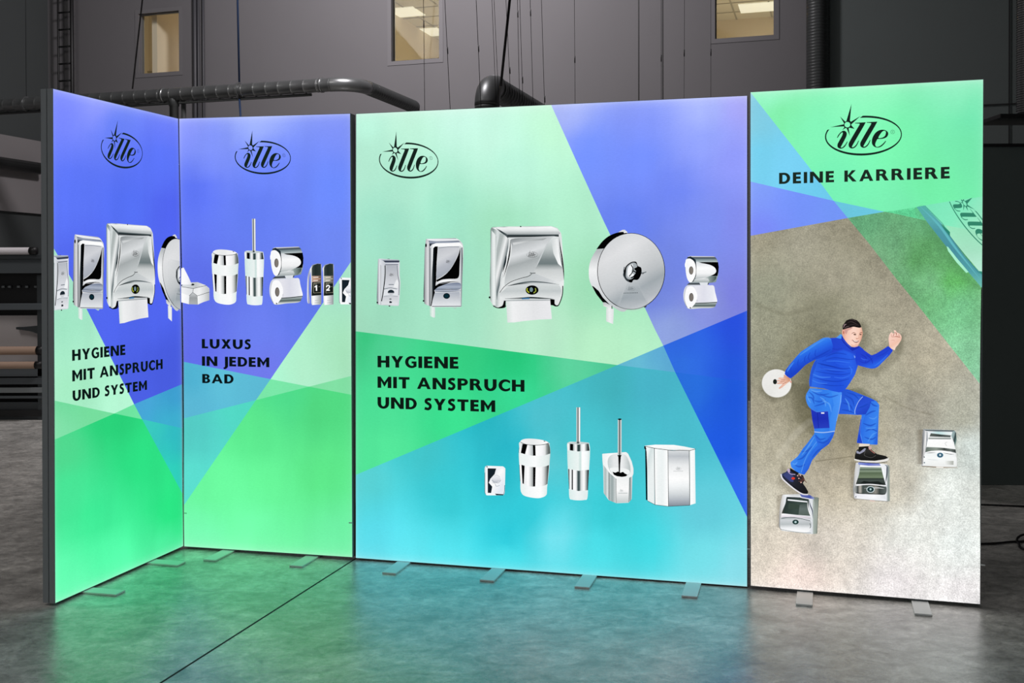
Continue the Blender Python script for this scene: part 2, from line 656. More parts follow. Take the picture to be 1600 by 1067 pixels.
# dark partition on the right
part = thing('partition', 'tall dark partition wall standing behind the concrete-print light box', 'partition')
d0 = on_floor(1560, 758)
zt = at_depth(1560, 229, d0.y).z
M_part = mat('dark_partition', (82, 92, 90), 0.7, 0, .05, 3)
bm = bmesh.new()
obox(bm, Vector((2.2, d0.y, 0.0)), X_, Y_, Z_, 4.0, .08, zt, .004)
bm_obj('board', bm, M_part, part)
bm = bmesh.new()
obox(bm, Vector((2.2, d0.y - .01, zt)), X_, Y_, Z_, 4.0, .1, .02)
bm_obj('top_rail', bm, M_black, part)

# ------------------------------------------------------------------ ducts
def arc_path(a, b, c, r, n=10):
    """Round the corner b between a and c with radius r."""
    d1, d2 = (a - b).normalized(), (c - b).normalized()
    half = d1.angle(d2) / 2
    t = r / math.tan(half)
    p, q = b + d1 * t, b + d2 * t
    cen = b + (d1 + d2).normalized() * (r / math.sin(half))
    v1, v2 = (p - cen), (q - cen)
    ang = v1.angle(v2)
    ax = v1.cross(v2).normalized()
    return [cen + Matrix.Rotation(ang * i / n, 3, ax) @ v1 for i in range(n + 1)]


wd, wn = WB.d, -WB.n        # along the wall, into the wall
du = thing('duct', 'long grey spiral-seam air duct running above the two blue-topped light boxes', 'duct')
DP = Plane((0, 11.2), (1, 10.9))
D = lambda X, Y: DP.pt(DP.uv(X, Y))
c1 = D(300, 146)
zt1 = c1.z
uA = DP.uv(-40, 150)[0]
uC = DP.uv(556, 140)[0]
PA = DP.pt((uA - .3, zt1))
PC = DP.pt((uC, zt1))
PE = PC + wn * 1.82
R1 = .080
bend = arc_path(PA, PC, PE, .30)
P, R = seamed(PA, bend[0], R1, .165, .035)
tube('duct_run', P, R, M_duct, du, 20)
tube('elbow', [bend[0] + (PA - bend[0]).normalized() * .01] + bend + [bend[-1]], R1 * 1.03, M_duct, du, 20)
P, R = seamed(bend[-1], PE, R1, .06, .05)
tube('duct_run', P, R, M_duct_dark, du, 20)
for X in (503, 256):
    u = DP.uv(X, 140)[0]
    P_ = [DP.pt((u - .012, zt1)), DP.pt((u + .012, zt1))]
    tube('sleeve', P_, R1 * 1.09, M_duct, du, 20)
uT = DP.uv(272, 165)[0]
tube('down_pipe', [DP.pt((uT, zt1)), DP.pt((uT, zt1 - .14)), DP.pt((uT, zt1 - .145)), DP.pt((uT, .2))], [.062, .062, .054, .054], M_duct_dark, du, 16)
tube('down_pipe', [DP.pt((uT + .1, zt1 - .05), -.05), DP.pt((uT + .1, .2), -.05)], .03, M_duct_dark, du, 12)
uu = DP.uv(0, 0)[0]
P_ = [DP.pt((uA - .3, zt1 - .098), -.02), DP.pt((DP.uv(485, 100)[0], zt1 - .098), -.02)]
tube('cable_tray', P_, .018, M_duct_dark, du, 8)


def hanger(X, m, name, label, Ytop_x, cat):
    u = DP.uv(X, 140)[0]
    c = DP.pt((u, zt1))
    h = thing(name, label, cat)
    ring = [c + (Z_ * math.cos(a) + WB.n * math.sin(a)) * (R1 * 1.12) for a in [2 * math.pi * i / 24 for i in range(24)]]
    bm = bmesh.new()
    rr = []
    for p in ring:
        rad = (p - c).normalized()
        rr.append([bm.verts.new(p + rad * a + wd * b_) for a, b_ in ((-.006, -.014), (.006, -.014), (.006, .014), (-.006, .014))])
    for i in range(24):
        for j in range(4):
            bm.faces.new((rr[i][j], rr[i][(j + 1) % 4], rr[(i + 1) % 24][(j + 1) % 4], rr[(i + 1) % 24][j]))
    bm_obj('clamp', bm, M_duct, h)
    top = DP.pt(DP.uv(Ytop_x, -60))
    tube('rod', [c + Z_ * (R1 * 1.1), top + Z_ * 2.0], .012 if m is M_blue else .003, m, h, 8)
    return h


hanger(374, M_blue, 'duct_hanger', 'blue rope holding the grey duct with a round steel clamp', 366, 'hanger')
hanger(41, M_wire, 'duct_hanger', 'thin wire with a round clamp carrying the far end of the grey duct', 40, 'hanger')
lowr = tube('rope', [DP.pt((DP.uv(374, 155)[0], zt1 - R1 - .01)), at_depth(378, 210, 11.7)], .012, M_blue, None, 8)
tag(lowr, 'blue rope tail hanging below the clamped grey duct', 'rope')

du2 = thing('duct', 'fat dark duct with a big elbow rising behind the mint-green light box', 'duct')
dd = 10.5
top = at_depth(761, 132, dd)
r2 = .125
elb_c = Vector((top.x, top.y, top.z))
A2, B2, C2 = Vector((top.x, top.y, .3)), Vector((top.x, top.y, top.z + .0)), Vector((top.x, top.y, top.z)) + wn * 2.6
b2 = arc_path(A2, B2, C2, .22, 12)
P, R = seamed(A2, b2[0], r2, .15, .03)
tube('duct_riser', P, R, M_duct_dark, du2, 24)
tube('elbow', b2, r2 * 1.04, M_duct_dark, du2, 24)
P, R = seamed(b2[-1], C2, r2, .09, .04)
tube('duct_run', P, R, M_duct_dark, du2, 24)
tube('sleeve', [b2[-1] - wn * .01, b2[-1] + wn * .03], r2 * 1.1, M_duct_dark, du2, 24)

du3 = tube('duct', *[(lambda PR: PR)(0)] , .1, M_duct_dark) if False else None
c3 = at_depth(1278, 70, 11.6)
P, R = seamed(Vector((c3.x, c3.y, .02)), Vector((c3.x, c3.y, WH - .02)), .128, .034, .008)
o = mesh_obj('duct', *sweep(P, R, 20), M_duct_dark, None, True)
tag(o, 'upright dark ribbed duct between the lit corner window and the bay wall', 'duct')
c4 = at_depth(1606, 90, 7.2)
du4 = thing('duct', 'shiny ribbed hose duct ending above a dark shelf plate past the green light box', 'duct')
z4 = at_depth(1606, 176, 7.2).z
P, R = seamed(Vector((c4.x, c4.y, z4)), Vector((c4.x, c4.y, 6.5)), .068, .0162, .12)
mesh_obj('hose', *sweep(P, R, 20), M_duct, du4, False)
bm = bmesh.new()
pa = at_depth(1563, 184, 7.0)
obox(bm, pa, X_, Y_, Z_, .6, .35, .028, .003)
bm_obj('shelf_plate', bm, M_black, du4)

# hanging wires
wires = [((661.7, 0), (664, 178), 38, .0022), ((695, 0), (705, 178), 79, .0026), ((744, 0), (753, 178), 76, .0026),
         ((768.7, 0), (775.5, 150), None, .002), ((772, 0), (780, 150), None, .002),
         ((790.5, 0), (799, 150), 110, .0022), ((808.5, 0), (812.5, 165), 22, .0022), ((812, 0), (818, 165), 125, .0022),
         ((828.4, 0), (834, 175), 20, .0022), ((846, 0), (852, 178), 155, .0022), ((897.5, 0), (898.8, 178), 93, .0018),
         ((1069.5, 0), (1068.7, 178), 83, .0016), ((1110.8, 0), (1110.8, 178), 82, .0016), ((1033, 0), (1033.2, 178), 91, .0016)]
wl = ['the first wire, before the edge of the middle lit window', 'wire between the middle window and the fat dark duct', 'wire passing in front of the dark elbow',
      'one of a close pair over the elbow, the outer one', 'one of a close pair over the elbow, beside the thick cord', 'wire crossing behind the thick dark cord',
      'one of a pair past the thick cord, closest to it', 'one of a pair past the thick cord, farther off',
      'wire over the sloping end of the fat duct', 'wire at the corner where mint meets blue below', 'lone wire over the blue part of the widest box',
      'faint wire two places before the corner window', 'faint wire along the edge of the corner window', 'faint wire in the middle of the dark wall']
for (a, b_, cn, r), lb in zip(wires, wl):
    dd = 9.0
    p, q = at_depth(*a, dd), at_depth(b_[0], b_[1] + 25, dd)
    p = q + (p - q) * (1.0 + 2.6 / (p - q).length)
    w_ = thing('hanging_wire', 'thin black steel ' + lb, 'wire', 'thin steel wires hanging before the back wall')
    tube('wire', [p, q], r, M_wire, w_, 6)
    if cn is not None:
        t = at_depth(a[0] + (b_[0] - a[0]) * cn / b_[1], cn, dd)
        dr = (p - q).normalized()
        tube('turnbuckle', [t - dr * .03, t + dr * .03], .0048, M_black, w_, 8)
dd = 9.5
for a, b_, r, m, lb in (((796.5, 0), (782.5, 134), .0135, M_wire, 'thick dark cord slanting down to the elbow of the fat duct'),
                        ((222.5, 0), (207, 139), .008, M_black, 'black cable slanting across the small lit window'),
                        ((1246.5, 0), (1248.5, 170), .010, M_black, 'black cable hanging straight beside the upright ribbed duct')):
    d_ = 10.3 if a[0] < 1000 else 12.2
    p, q = at_depth(*a, d_), at_depth(*b_, d_)
    p = q + (p - q) * (1 + 2.5 / (p - q).length)
    tag(tube('hanging_cable', [p, q], r, m, None, 8), lb, 'cable')

# ------------------------------------------------------------------ wide-format printer at the far left
pr = thing('wide_format_printer', 'dark wide-format printer with rolls of textile beyond the edge of the light boxes', 'printer')
PD = 10.75
zz = lambda y: at_depth(30, y, PD).z
xr = at_depth(64, 500, PD).x + .22
xl = xr - 3.0
G = lambda n, c, r=.5: mat(n, c, r)
m_d1, m_d2, m_d3 = G('printer_grey', (84, 90, 94), .5), G('printer_dark', (50, 55, 58), .5), G('printer_rail', (125, 130, 132), .4)


def bar(name, y0, y1, dy, th, m, x0=None, x1=None, bev=.004):
    a, b_ = zz(y1), zz(y0)
    bm = bmesh.new()
    obox(bm, Vector((x0 if x0 is not None else xl, PD + dy, a)), X_, Y_, Z_, (x1 or xr) - (x0 if x0 is not None else xl), th, b_ - a, bev)
    return bm_obj(name, bm, m, pr)


bar('body', 427, 655, .12, .8, M_black)
bar('base', 628, 657, .0, .5, m_d2)
bar('base_rail', 618, 622, -.03, .1, m_d1)
bar('base_rail', 605, 613, -.04, .1, m_d3)
bar('base_rail', 590, 600, -.03, .1, m_d1)
bar('base_rail', 640, 650, -.03, .1, M_black)
bar('lower_beam', 574, 588, -.02, .14, m_d1)
bar('upper_beam', 474, 484, -.05, .14, m_d1)
bar('hood', 405, 427, -.06, .6, m_d1)
bar('hood_ledge', 398, 405, -.1, .6, m_d2)
M_cloth = mat('grey_textile', (190, 184, 184), .8, 0, .04, 5)
bar('textile_sheet', 493, 580, .06, .02, M_cloth)
M_tube = mat('cardboard_tube', (165, 138, 118), .7)
M_roll = mat('white_roll', (215, 210, 212), .6)
for nm, y0, y1, xe, m, dy in (('textile_roll', 387, 398, 47, M_roll, -.1), ('cardboard_roll', 540, 553, 57, M_tube, -.12), ('cardboard_roll', 563, 574, 54, M_tube, -.16)):
    r = (zz(y0) - zz(y1)) / 2
    zc_ = (zz(y0) + zz(y1)) / 2
    xe_ = at_depth(xe, 400, PD + dy).x
    tube(nm, [Vector((xl, PD + dy, zc_)), Vector((xe_, PD + dy, zc_))], r, m, pr, 20)
    tube('roll_end', [Vector((xe_, PD + dy, zc_)), Vector((xe_ + .07, PD + dy, zc_))], r * 1.08, M_black, pr, 20)
bm = bmesh.new()
pts = [(25, 511), (33, 511), (62, 508.5), (62, 523), (50, 518), (34, 515.5), (25, 514.5)]
f = [bm.verts.new(at_depth(x, y, PD + .0)) for x, y in pts]
g = [bm.verts.new(v.co + Y_ * .05) for v in f]
bm.faces.new(f)
bm.faces.new(g[::-1])
for i in range(len(f)):
    j = (i + 1) % len(f)
    bm.faces.new((f[i], g[i], g[j], f[j]))
bm_obj('clamp_arm', bm, m_d2, pr)
for X in (3, 13, 27, 40, 54):
    c_ = at_depth(X, 448, PD + .1)
    tube('feed_roller', [c_, c_ + X_ * .03], .014, m_d3, pr, 10)
bm = bmesh.new()
obox(bm, Vector((xr - .25, PD - .02, 0.0)), X_, Y_, Z_, .25, .7, zz(430))
bm_obj('side_column', bm, m_d2, pr)

# cables on the floor at the right
cb = tag(tube('floor_cable', [on_floor(1500, 787, .006), on_floor(1540, 788.5, .006), on_floor(1575, 790, .006), on_floor(1640, 793, .006)], .006, M_black, None, 8), 'black cable lying on the floor, the farther one behind the concrete-print box', 'cable')
loop = [on_floor(x, y, .008) for x, y in ((1500, 850), (1540, 849.5), (1560, 848.5), (1580, 846.5), (1600, 846), (1625, 846), (1640, 850), (1635, 858), (1618, 861), (1600, 858), (1592, 853), (1589, 847), (1592, 842), (1600, 838.5), (1615, 836))]
sm = []
for i in range(len(loop) - 1):
    p0, p1, p2, p3 = loop[max(i - 1, 0)], loop[i], loop[i + 1], loop[min(i + 2, len(loop) - 1)]
    for k in range(6):
        t = k / 6
        sm.append(((p1 * 2) + (p2 - p0) * t + (p0 * 2 - p1 * 5 + p2 * 4 - p3) * t * t + (p1 * 3 - p0 - p2 * 3 + p3) * t ** 3) * .5 + Z_ * (.012 if i > 9 else 0))
tag(tube('floor_cable', sm, .0065, M_black, None, 8), 'black cable lying in a loop on the floor, the nearer one beside the concrete-print box', 'cable')
# ------------------------------------------------------------------ light boxes
GP = {'A': (-2.1107, 4.5988), 'B': (-1.8618, 5.5679), 'C': (-0.8924, 5.3235), 'D': (-0.8739, 5.3328),
      'E': (1.0597, 4.823), 'F': (1.0689, 4.8048), 'G': (2.0277, 4.5177)}
PL = {1: Plane(GP['A'], GP['B']), 2: Plane(GP['B'], GP['C']), 3: Plane(GP['D'], GP['E']), 4: Plane(GP['F'], GP['G'])}
CORN = {1: ((82.5, 138), (278.5, 185), (286.5, 853.5), (86, 943)), 2: ((279.5, 185), (547.5, 177), (551, 871), (287.5, 854)),
        3: ((556, 177.5), (1168, 149), (1168, 917), (555.5, 872)), 4: ((1172, 143.5), (1537, 123.5), (1532, 944.5), (1172.5, 915.5))}
BOX = {}
names = {1: 'blue over green backlit display standing at an angle as the side wing',
         2: 'blue and green backlit display of bathroom items lettered LUXUS IN JEDEM BAD',
         3: 'widest backlit display, mint, blue and teal, with two rows of chrome dispensers',
         4: 'backlit display with a man running on concrete under DEINE KARRIERE'}
UVC = {}
for k in (1, 2, 3, 4):
    pl = PL[k]
    q = [pl.uv(*p) for p in CORN[k]]          # TL TR BR BL
    UVC[k] = q
    base = pl.pt(((q[2][0] + q[3][0]) / 2, 0))
    g = thing('light_box', names[k], 'light box', 'row of light boxes')
    del g['group']
    g['kind'] = 'thing'
    BOX[k] = g

    def ins(d):
        c = (sum(a[0] for a in q) / 4, sum(a[1] for a in q) / 4)
        return [(a[0] + math.copysign(d, c[0] - a[0]), a[1] + math.copysign(d, c[1] - a[1])) for a in q]
    prof = [(0.0002, .0022), (0.0002, .0004), (0, 0), (-.030, 0), (-.0302, .009), (-.0348, .009), (-.035, 0), (-.064, 0), (-.065, .001), (-.065, .03)]
    V, Fc = [], []
    for off, i_ in prof:
        V += [pl.pt(a, off) for a in ins(i_)]
    for i in range(len(prof) - 1):
        for j in range(4):
            j2 = (j + 1) % 4
            Fc.append((i * 4 + j, i * 4 + j2, i * 4 + 4 + j2, i * 4 + 4 + j))
    mesh_obj('frame', V, Fc, M_alu, g)
    a = ins(.028)
    V = [pl.pt(p, -.06) for p in a] + [pl.pt(p, -.064) for p in a]
    mesh_obj('back_panel', V, [(0, 1, 2, 3), (4, 5, 6, 7)] + [(i, (i + 1) % 4, 4 + (i + 1) % 4, 4 + i) for i in range(4)], M_foot, g)


def split(polys, t, val):
    """Split convex polygons where t(p) == val."""
    out = []
    for p in polys:
        d = [t(a) - val for a in p]
        if min(d) >= -1e-9 or max(d) <= 1e-9:
            out.append(p)
            continue
        lo, hi = [], []
        for i in range(len(p)):
            a, b_ = p[i], p[(i + 1) % len(p)]
            da, db = d[i], d[(i + 1) % len(p)]
            (hi if da >= 0 else lo).append(a)
            if da == 0:
                lo.append(a)
            if da * db < 0:
                s = da / (da - db)
                m = (a[0] + (b_[0] - a[0]) * s, a[1] + (b_[1] - a[1]) * s)
                lo.append(m)
                hi.append(m)
        if len(lo) > 2:
            out.append(lo)
        if len(hi) > 2:
            out.append(hi)
    return out


def cut_keep(polys, t, val, keep_hi):
    return [p for p in split(polys, t, val) if ((sum(t(a) for a in p) / len(p)) > val) == keep_hi]


def tris(outer, holes=()):
    loops = [[Vector((a[0], a[1], 0)) for a in outer]] + [[Vector((a[0], a[1], 0)) for a in h] for h in holes]
    flat = [a for l in ([outer] + list(holes)) for a in l]
    return [[flat[i] for i in t] for t in tessellate_polygon(loops)]


def ink_mesh(name, verts, faces, cols, m, parent, props=None):
    o = mesh_obj(name, verts, faces, m, parent, props=props)
    at = o.data.color_attributes.new('ink', 'FLOAT_COLOR', 'POINT')
    flat = []
    for c in cols:
        flat.extend((c[0], c[1], c[2], c[3] if len(c) > 3 else 1.0))
    at.data.foreach_set('color', flat)
    return o


# background print of each box: colour fields (pixel outline on the textile, sampled ink colours with uneven backlight in them)
REG = {
 1: [([(82.5,138),(278.5,185),(285,600),(209.5,631.5),(161,534),(113.7,439.5),(84,388)],
      [(100,165,120,135,255),(180,195,104,130,252),(270,200,102,122,252),(120,300,92,118,248),(200,320,86,114,248),(270,330,82,102,242),(130,420,82,104,236),(220,500,80,102,238),(270,560,72,92,222),(250,440,80,100,240),(250,250,92,118,252),(150,170,135,148,255)]),
     ([(84,388),(113.7,439.5),(161,534),(209.5,631.5),(178.7,646),(86,626)],
      [(90,450,165,225,200),(100,500,160,228,195),(150,560,172,238,205),(120,610,165,235,195),(195,630,185,250,215)]),
     ([(86,626),(178.7,646),(86,686.5)], [(95,640,112,215,155),(90,670,130,225,170),(150,650,118,222,158)]),
     ([(178.7,646),(209.5,631.5),(222,655)], [(205,640,112,230,162)]),
     ([(86,686.5),(178.7,646),(222,655),(285,771),(286.5,853.5),(86,943)],
      [(95,700,80,215,142),(178,660,42,210,122),(150,800,62,235,150),(250,850,70,240,155),(100,900,98,255,178),(220,720,45,225,132),(270,800,42,230,132),(180,870,85,255,172),(110,780,72,228,150)]),
     ([(209.5,631.5),(285,600),(285,669),(222,655)], [(215,625,72,165,215),(280,610,62,158,208),(270,660,62,175,208)]),
     ([(222,655),(285,669),(285,771)], [(230,665,58,200,190),(280,680,50,188,195),(270,740,48,210,190)])],
 2: [([(279.5,185),(547.5,177),(549,408),(486.5,500),(440,567),(422.8,592.3),(287.5,565.3)],
      [(290,200,135,150,255),(400,192,155,175,255),(540,190,125,145,250),(420,260,112,138,255),(300,300,96,120,250),(520,300,108,138,250),(400,330,102,128,245),(300,450,94,112,235),(400,520,108,128,240),(480,480,98,122,235),(400,580,112,122,235),(300,550,98,110,235),(330,230,130,150,255),(530,380,110,135,240)]),
     ([(287.5,565.3),(422.8,592.3),(400,625),(287.5,653.5)], [(295,590,80,178,210),(350,600,95,190,215),(400,600,92,185,212),(300,640,92,185,215)]),
     ([(287.5,653.5),(400,625),(291,784),(287.5,789)], [(300,670,85,205,198),(380,640,82,215,195),(300,750,92,225,210)]),
     ([(549,408),(550,587),(482.8,604),(422.8,592.3),(440,567),(486.5,500)], [(540,430,165,225,198),(545,560,168,230,190),(470,580,180,240,205),(430,590,175,245,210)]),
     ([(422.8,592.3),(482.8,604),(400,625)], [(440,605,122,230,168)]),
     ([(482.8,604),(550,587),(550.5,617)], [(520,600,130,225,165)]),
     ([(400,625),(482.8,604),(550.5,617),(551,871),(287.5,854),(287.5,789),(291,784)],
      [(450,620,80,220,140),(400,680,92,232,142),(500,640,82,218,130),(340,760,108,250,160),(500,740,95,235,140),(400,820,115,255,172),(530,840,110,242,165),(310,840,118,255,180),(420,760,105,248,155)])],
 3: [([(556,177.5),(861,163.5),(907.5,267),(943,345),(984,430),(1023.5,515),(1036.4,540),(964.7,570.3),(555.5,517.5)],
      [(570,190,190,250,225),(640,200,195,248,222),(720,190,205,255,235),(570,250,180,235,210),(640,300,178,238,212),(700,330,165,233,205),(800,260,188,244,220),(870,200,195,250,215),(780,350,165,230,195),(600,350,162,228,203),(920,330,178,238,205),(600,480,160,223,193),(700,500,163,225,195),(830,510,188,235,205),(940,450,160,225,185),(940,545,185,240,200),(560,510,160,220,190),(770,220,200,250,228),(690,400,160,226,198)]),
     ([(861,163.5),(1168,149),(1168,485),(1036.4,540),(1023.5,515),(984,430),(943,345),(907.5,267)],
      [(880,175,165,180,250),(1000,180,130,150,250),(1100,175,165,180,255),(1160,170,165,165,250),(1000,250,118,145,255),(920,240,118,148,255),(1100,220,148,165,255),(1150,250,145,155,250),(980,350,103,130,240),(1100,350,125,145,240),(1155,350,130,140,235),(1020,450,112,132,222),(1110,470,135,145,220),(1045,520,145,165,225),(1155,460,125,130,225),(1050,300,115,138,248),(1060,410,116,136,230)]),
     ([(555.5,517.5),(964.7,570.3),(555.5,742)],
      [(565,530,60,200,130),(600,545,82,210,150),(720,560,52,203,128),(800,570,38,198,122),(900,570,95,212,160),(600,620,78,225,152),(700,650,60,225,145),(600,700,85,232,155),(800,610,58,220,150),(950,570,80,200,150),(650,590,68,218,145)]),
     ([(964.7,570.3),(1036.4,540),(1055,581.5)], [(1000,565,102,185,210),(1035,555,92,168,210)]),
     ([(1036.4,540),(1168,485),(1168,596),(1055,581.5)], [(1080,540,48,102,225),(1150,510,42,82,225),(1150,580,38,88,222),(1070,570,50,112,225)]),
     ([(1055,581.5),(1168,596),(1168,809)], [(1080,600,42,110,220),(1150,620,32,88,220),(1140,700,32,90,225),(1155,760,48,102,235)]),
     ([(555.5,742),(964.7,570.3),(1055,581.5),(1168,809),(1168,917),(555.5,872)],
      [(570,745,90,212,215),(650,700,68,200,205),(750,650,42,185,198),(800,700,42,187,205),(850,650,80,195,208),(950,600,68,180,190),(1020,600,72,178,198),(1080,680,75,188,205),(700,780,58,205,215),(790,840,45,205,222),(870,840,115,225,238),(950,800,58,205,215),(1000,850,65,218,228),(600,840,92,225,240),(700,860,82,230,242),(1100,800,100,205,220),(1150,880,132,222,235),(1100,870,115,225,235),(860,720,95,205,215),(640,850,92,230,242),(780,740,42,190,205),(820,800,50,205,220),(930,860,75,225,235),(900,700,70,195,205),(790,870,70,228,240)])],
 4: [([(1172,143.5),(1262.5,259),(1302.7,313.8),(1172,283.5)], [(1180,190,128,205,228),(1180,240,118,208,238),(1240,250,122,210,245),(1280,290,112,205,240)]),
     ([(1172,283.5),(1302.7,313.8),(1324.6,340.6),(1172,368.5)], [(1180,300,130,160,250),(1250,320,118,148,250),(1180,350,122,138,245),(1300,330,118,152,250)]),
     ([(1302.7,313.8),(1382,330.8),(1324.6,340.6)], [(1330,328,108,200,225)]),
     ([(1172,143.5),(1537,123.5),(1535,307),(1400,328.8),(1382,330.8),(1302.7,313.8),(1262.5,259)],
      [(1200,150,145,250,195),(1350,150,140,250,190),(1500,140,138,240,190),(1270,200,130,245,185),(1400,220,125,250,180),(1500,220,118,235,175),(1300,290,122,245,185),(1450,290,118,243,172),(1400,320,122,238,178),(1520,180,118,235,180),(1220,180,128,240,170)]),
     ([(1382,330.8),(1400,328.8),(1535,307),(1534.5,363),(1508,357.5),(1472.5,350.4),(1400,334)], [(1420,330,95,205,145),(1480,335,120,225,175),(1530,330,130,235,185)], 'stone'),
     ([(1324.6,340.6),(1382,330.8),(1400,334),(1472.5,350.4),(1508,357.5),(1534.5,363),(1530.5,599),(1428.7,470),(1400,435),(1357.5,380)],
      [(1350,350,100,165,120),(1400,380,105,162,118),(1450,430,122,185,135),(1450,340,105,175,125),(1500,480,115,185,135),(1500,560,135,200,155),(1520,600,142,205,165),(1440,400,85,150,85),(1490,440,95,175,95),(1380,400,125,180,135)], 'stone'),
     ([(1172,368.5),(1324.6,340.6),(1357.5,380),(1400,435),(1428.7,470),(1530.5,599),(1532,944.5),(1172.5,915.5)],
      [(1180,380,150,145,125),(1250,380,162,158,140),(1330,360,150,145,125),(1200,450,146,148,128),(1300,440,155,150,132),(1400,480,168,162,142),(1200,540,150,150,130),(1290,480,132,130,108),(1400,600,172,168,148),(1500,650,178,178,162),(1200,700,178,172,152),(1190,650,158,152,132),(1300,760,185,176,156),(1400,760,196,190,174),(1480,770,225,230,225),(1200,850,215,205,190),(1300,850,220,212,200),(1430,830,232,234,228),(1500,850,240,246,242),(1250,905,242,222,212),(1400,910,232,226,226),(1500,930,240,236,236),(1440,640,165,160,145),(1520,700,215,225,220),(1180,800,215,210,192),(1440,560,175,168,148),(1280,640,120,116,92),(1250,560,135,132,108),(1330,700,165,156,132)], 'stone')]}


def idw(x, y, pts):
    s = [0, 0, 0]
    w_ = 0
    for p in pts:
        d = ((x - p[0]) ** 2 + (y - p[1]) ** 2 + 130) ** -1.5
        w_ += d
        for i in range(3):
            s[i] += d * p[2 + i]
    return [v / w_ for v in s]


def srt(lo, hi, step, edges):
    out = set()
    n = int((hi - lo) / step) + 1
    for i in range(1, n):
        out.add(lo + (hi - lo) * i / n)
    for e in edges:
        out.add(lo + e)
        out.add(hi - e)
    return sorted(out)


for k in (1, 2, 3, 4):
    pl, q = PL[k], UVC[k]
    ul, ur = (q[0][0] + q[3][0]) / 2, (q[1][0] + q[2][0]) / 2
    inset = .0018

    def top(u):
        return q[0][1] + (q[1][1] - q[0][1]) * (u - ul) / (ur - ul)

    def bot(u):
        return q[3][1] + (q[2][1] - q[3][1]) * (u - ul) / (ur - ul)
    # px <-> uv lookup: project uv back to the photograph
    def px(u, v):
        p = pl.pt((u, v)) - CAM
        f = p.dot(FWD)
        a, b_ = p.dot(RGT) / f, p.dot(UPV) / f
        return (CX + F * (a * cr - b_ * sr), CY - F * (a * sr + b_ * cr))
    fine = (.004, .010, .02, .045, .09)
    gu = srt(ul, ur, .075, fine)
    gv = srt((q[2][1] + q[3][1]) / 2, (q[0][1] + q[1][1]) / 2, .09, fine)
    bags = {'flat': ([], [], []), 'stone': ([], [], [])}
    ctr = (sum(a[0] for a in q) / 4, sum(a[1] for a in q) / 4)
    for reg in REG[k]:
        outline = [pl.uv(*p) for p in reg[0]]
        polys = tris(outline)
        # keep inside the frame lip
        lu, ru = min(q[0][0], q[3][0]) + inset, max(q[1][0], q[2][0]) - inset
        polys = cut_keep(polys, lambda a: a[0], lu, True)
        polys = cut_keep(polys, lambda a: a[0], ru, False)
        polys = cut_keep(polys, lambda a: a[1] - top(a[0]), -inset, False)
        polys = cut_keep(polys, lambda a: a[1] - bot(a[0]), inset, True)
        for g in gu:
            polys = split(polys, lambda a: a[0], g)
        for g in gv:
            polys = split(polys, lambda a: a[1], g)
        V, Fc, Cc = bags[reg[2] if len(reg) > 2 else 'flat']
        stone = len(reg) > 2
        for p in polys:
            i0 = len(V)
            for a in p:
                X, Y = px(*a)
                c = idw(X, Y, reg[1])
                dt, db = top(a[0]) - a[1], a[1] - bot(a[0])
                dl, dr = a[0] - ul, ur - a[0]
                # glow of LED rails along the edges, painted into the ink colour
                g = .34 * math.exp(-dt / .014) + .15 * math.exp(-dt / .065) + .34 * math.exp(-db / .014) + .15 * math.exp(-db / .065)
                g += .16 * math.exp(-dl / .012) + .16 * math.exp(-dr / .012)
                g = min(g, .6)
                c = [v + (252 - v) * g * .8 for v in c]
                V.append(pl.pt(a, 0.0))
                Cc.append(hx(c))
            Fc.append(tuple(range(i0, i0 + len(p))))
    for kind, (V, Fc, Cc) in bags.items():
        if V:
            ink_mesh('textile_print', V, Fc, Cc, M_ink if kind == 'flat' else M_stone, BOX[k],
                     {'label': 'stone-textured part of the backlit print'} if kind == 'stone' else {'label': 'backlit textile with angular colour fields'})
    # white diffuser sheet right behind the textile
    a = [(x + math.copysign(.006, ctr[0] - x), y + math.copysign(.006, ctr[1] - y)) for x, y in q]
    mesh_obj('diffuser', [pl.pt(p, -.004) for p in a] + [pl.pt(p, -.006) for p in a], [(0, 1, 2, 3), (7, 6, 5, 4)] + [(i, 4 + i, 4 + (i + 1) % 4, (i + 1) % 4) for i in range(4)], M_foot, BOX[k])

# feet: flat steel plates under the frames
feet = {1: ((188.5, 925.5), (284, 880)), 2: ((327, 874.5), (462, 884)), 3: ((607.5, 895), (760.5, 906.5), (909, 917), (1077, 931.5)), 4: ((1256.5, 944.5), (1443, 959.5))}
for k, L in feet.items():
    pl = PL[k]
    for X, Y in L:
        t = on_floor(X, Y, 0.008)
        u = (t - pl.P).dot(pl.d)
        dist = (t - pl.P).dot(pl.n)
        bm = bmesh.new()
        obox(bm, pl.pt((u - .036, 0.0005), dist - (dist + .16)), pl.d, pl.n, Z_, .072, dist + .16, .0085, .002)
        bm_obj('foot', bm, M_foot, BOX[k])
        bm = bmesh.new()
        obox(bm, pl.pt((u - .02, 0.009), -.05), pl.d, pl.n, Z_, .04, .035, .008)
        bm_obj('foot_bracket', bm, M_alu, BOX[k])
# zip pulls / switches at the frame edges
for k, X, Y in ((4, 1536, 882.5), (3, 1170.5, 857.5), (2, 290, 801.5), (2, 548, 816.5)):
    pl = PL[k]
    u, v = pl.uv(X, Y)
    bm = bmesh.new()
    obox(bm, pl.pt((u - .009, v - .003), .001), pl.d, pl.n, Z_, .018, .004, .006, .001)
    bm_obj('textile_pull_tab', bm, M_foot, BOX[k])


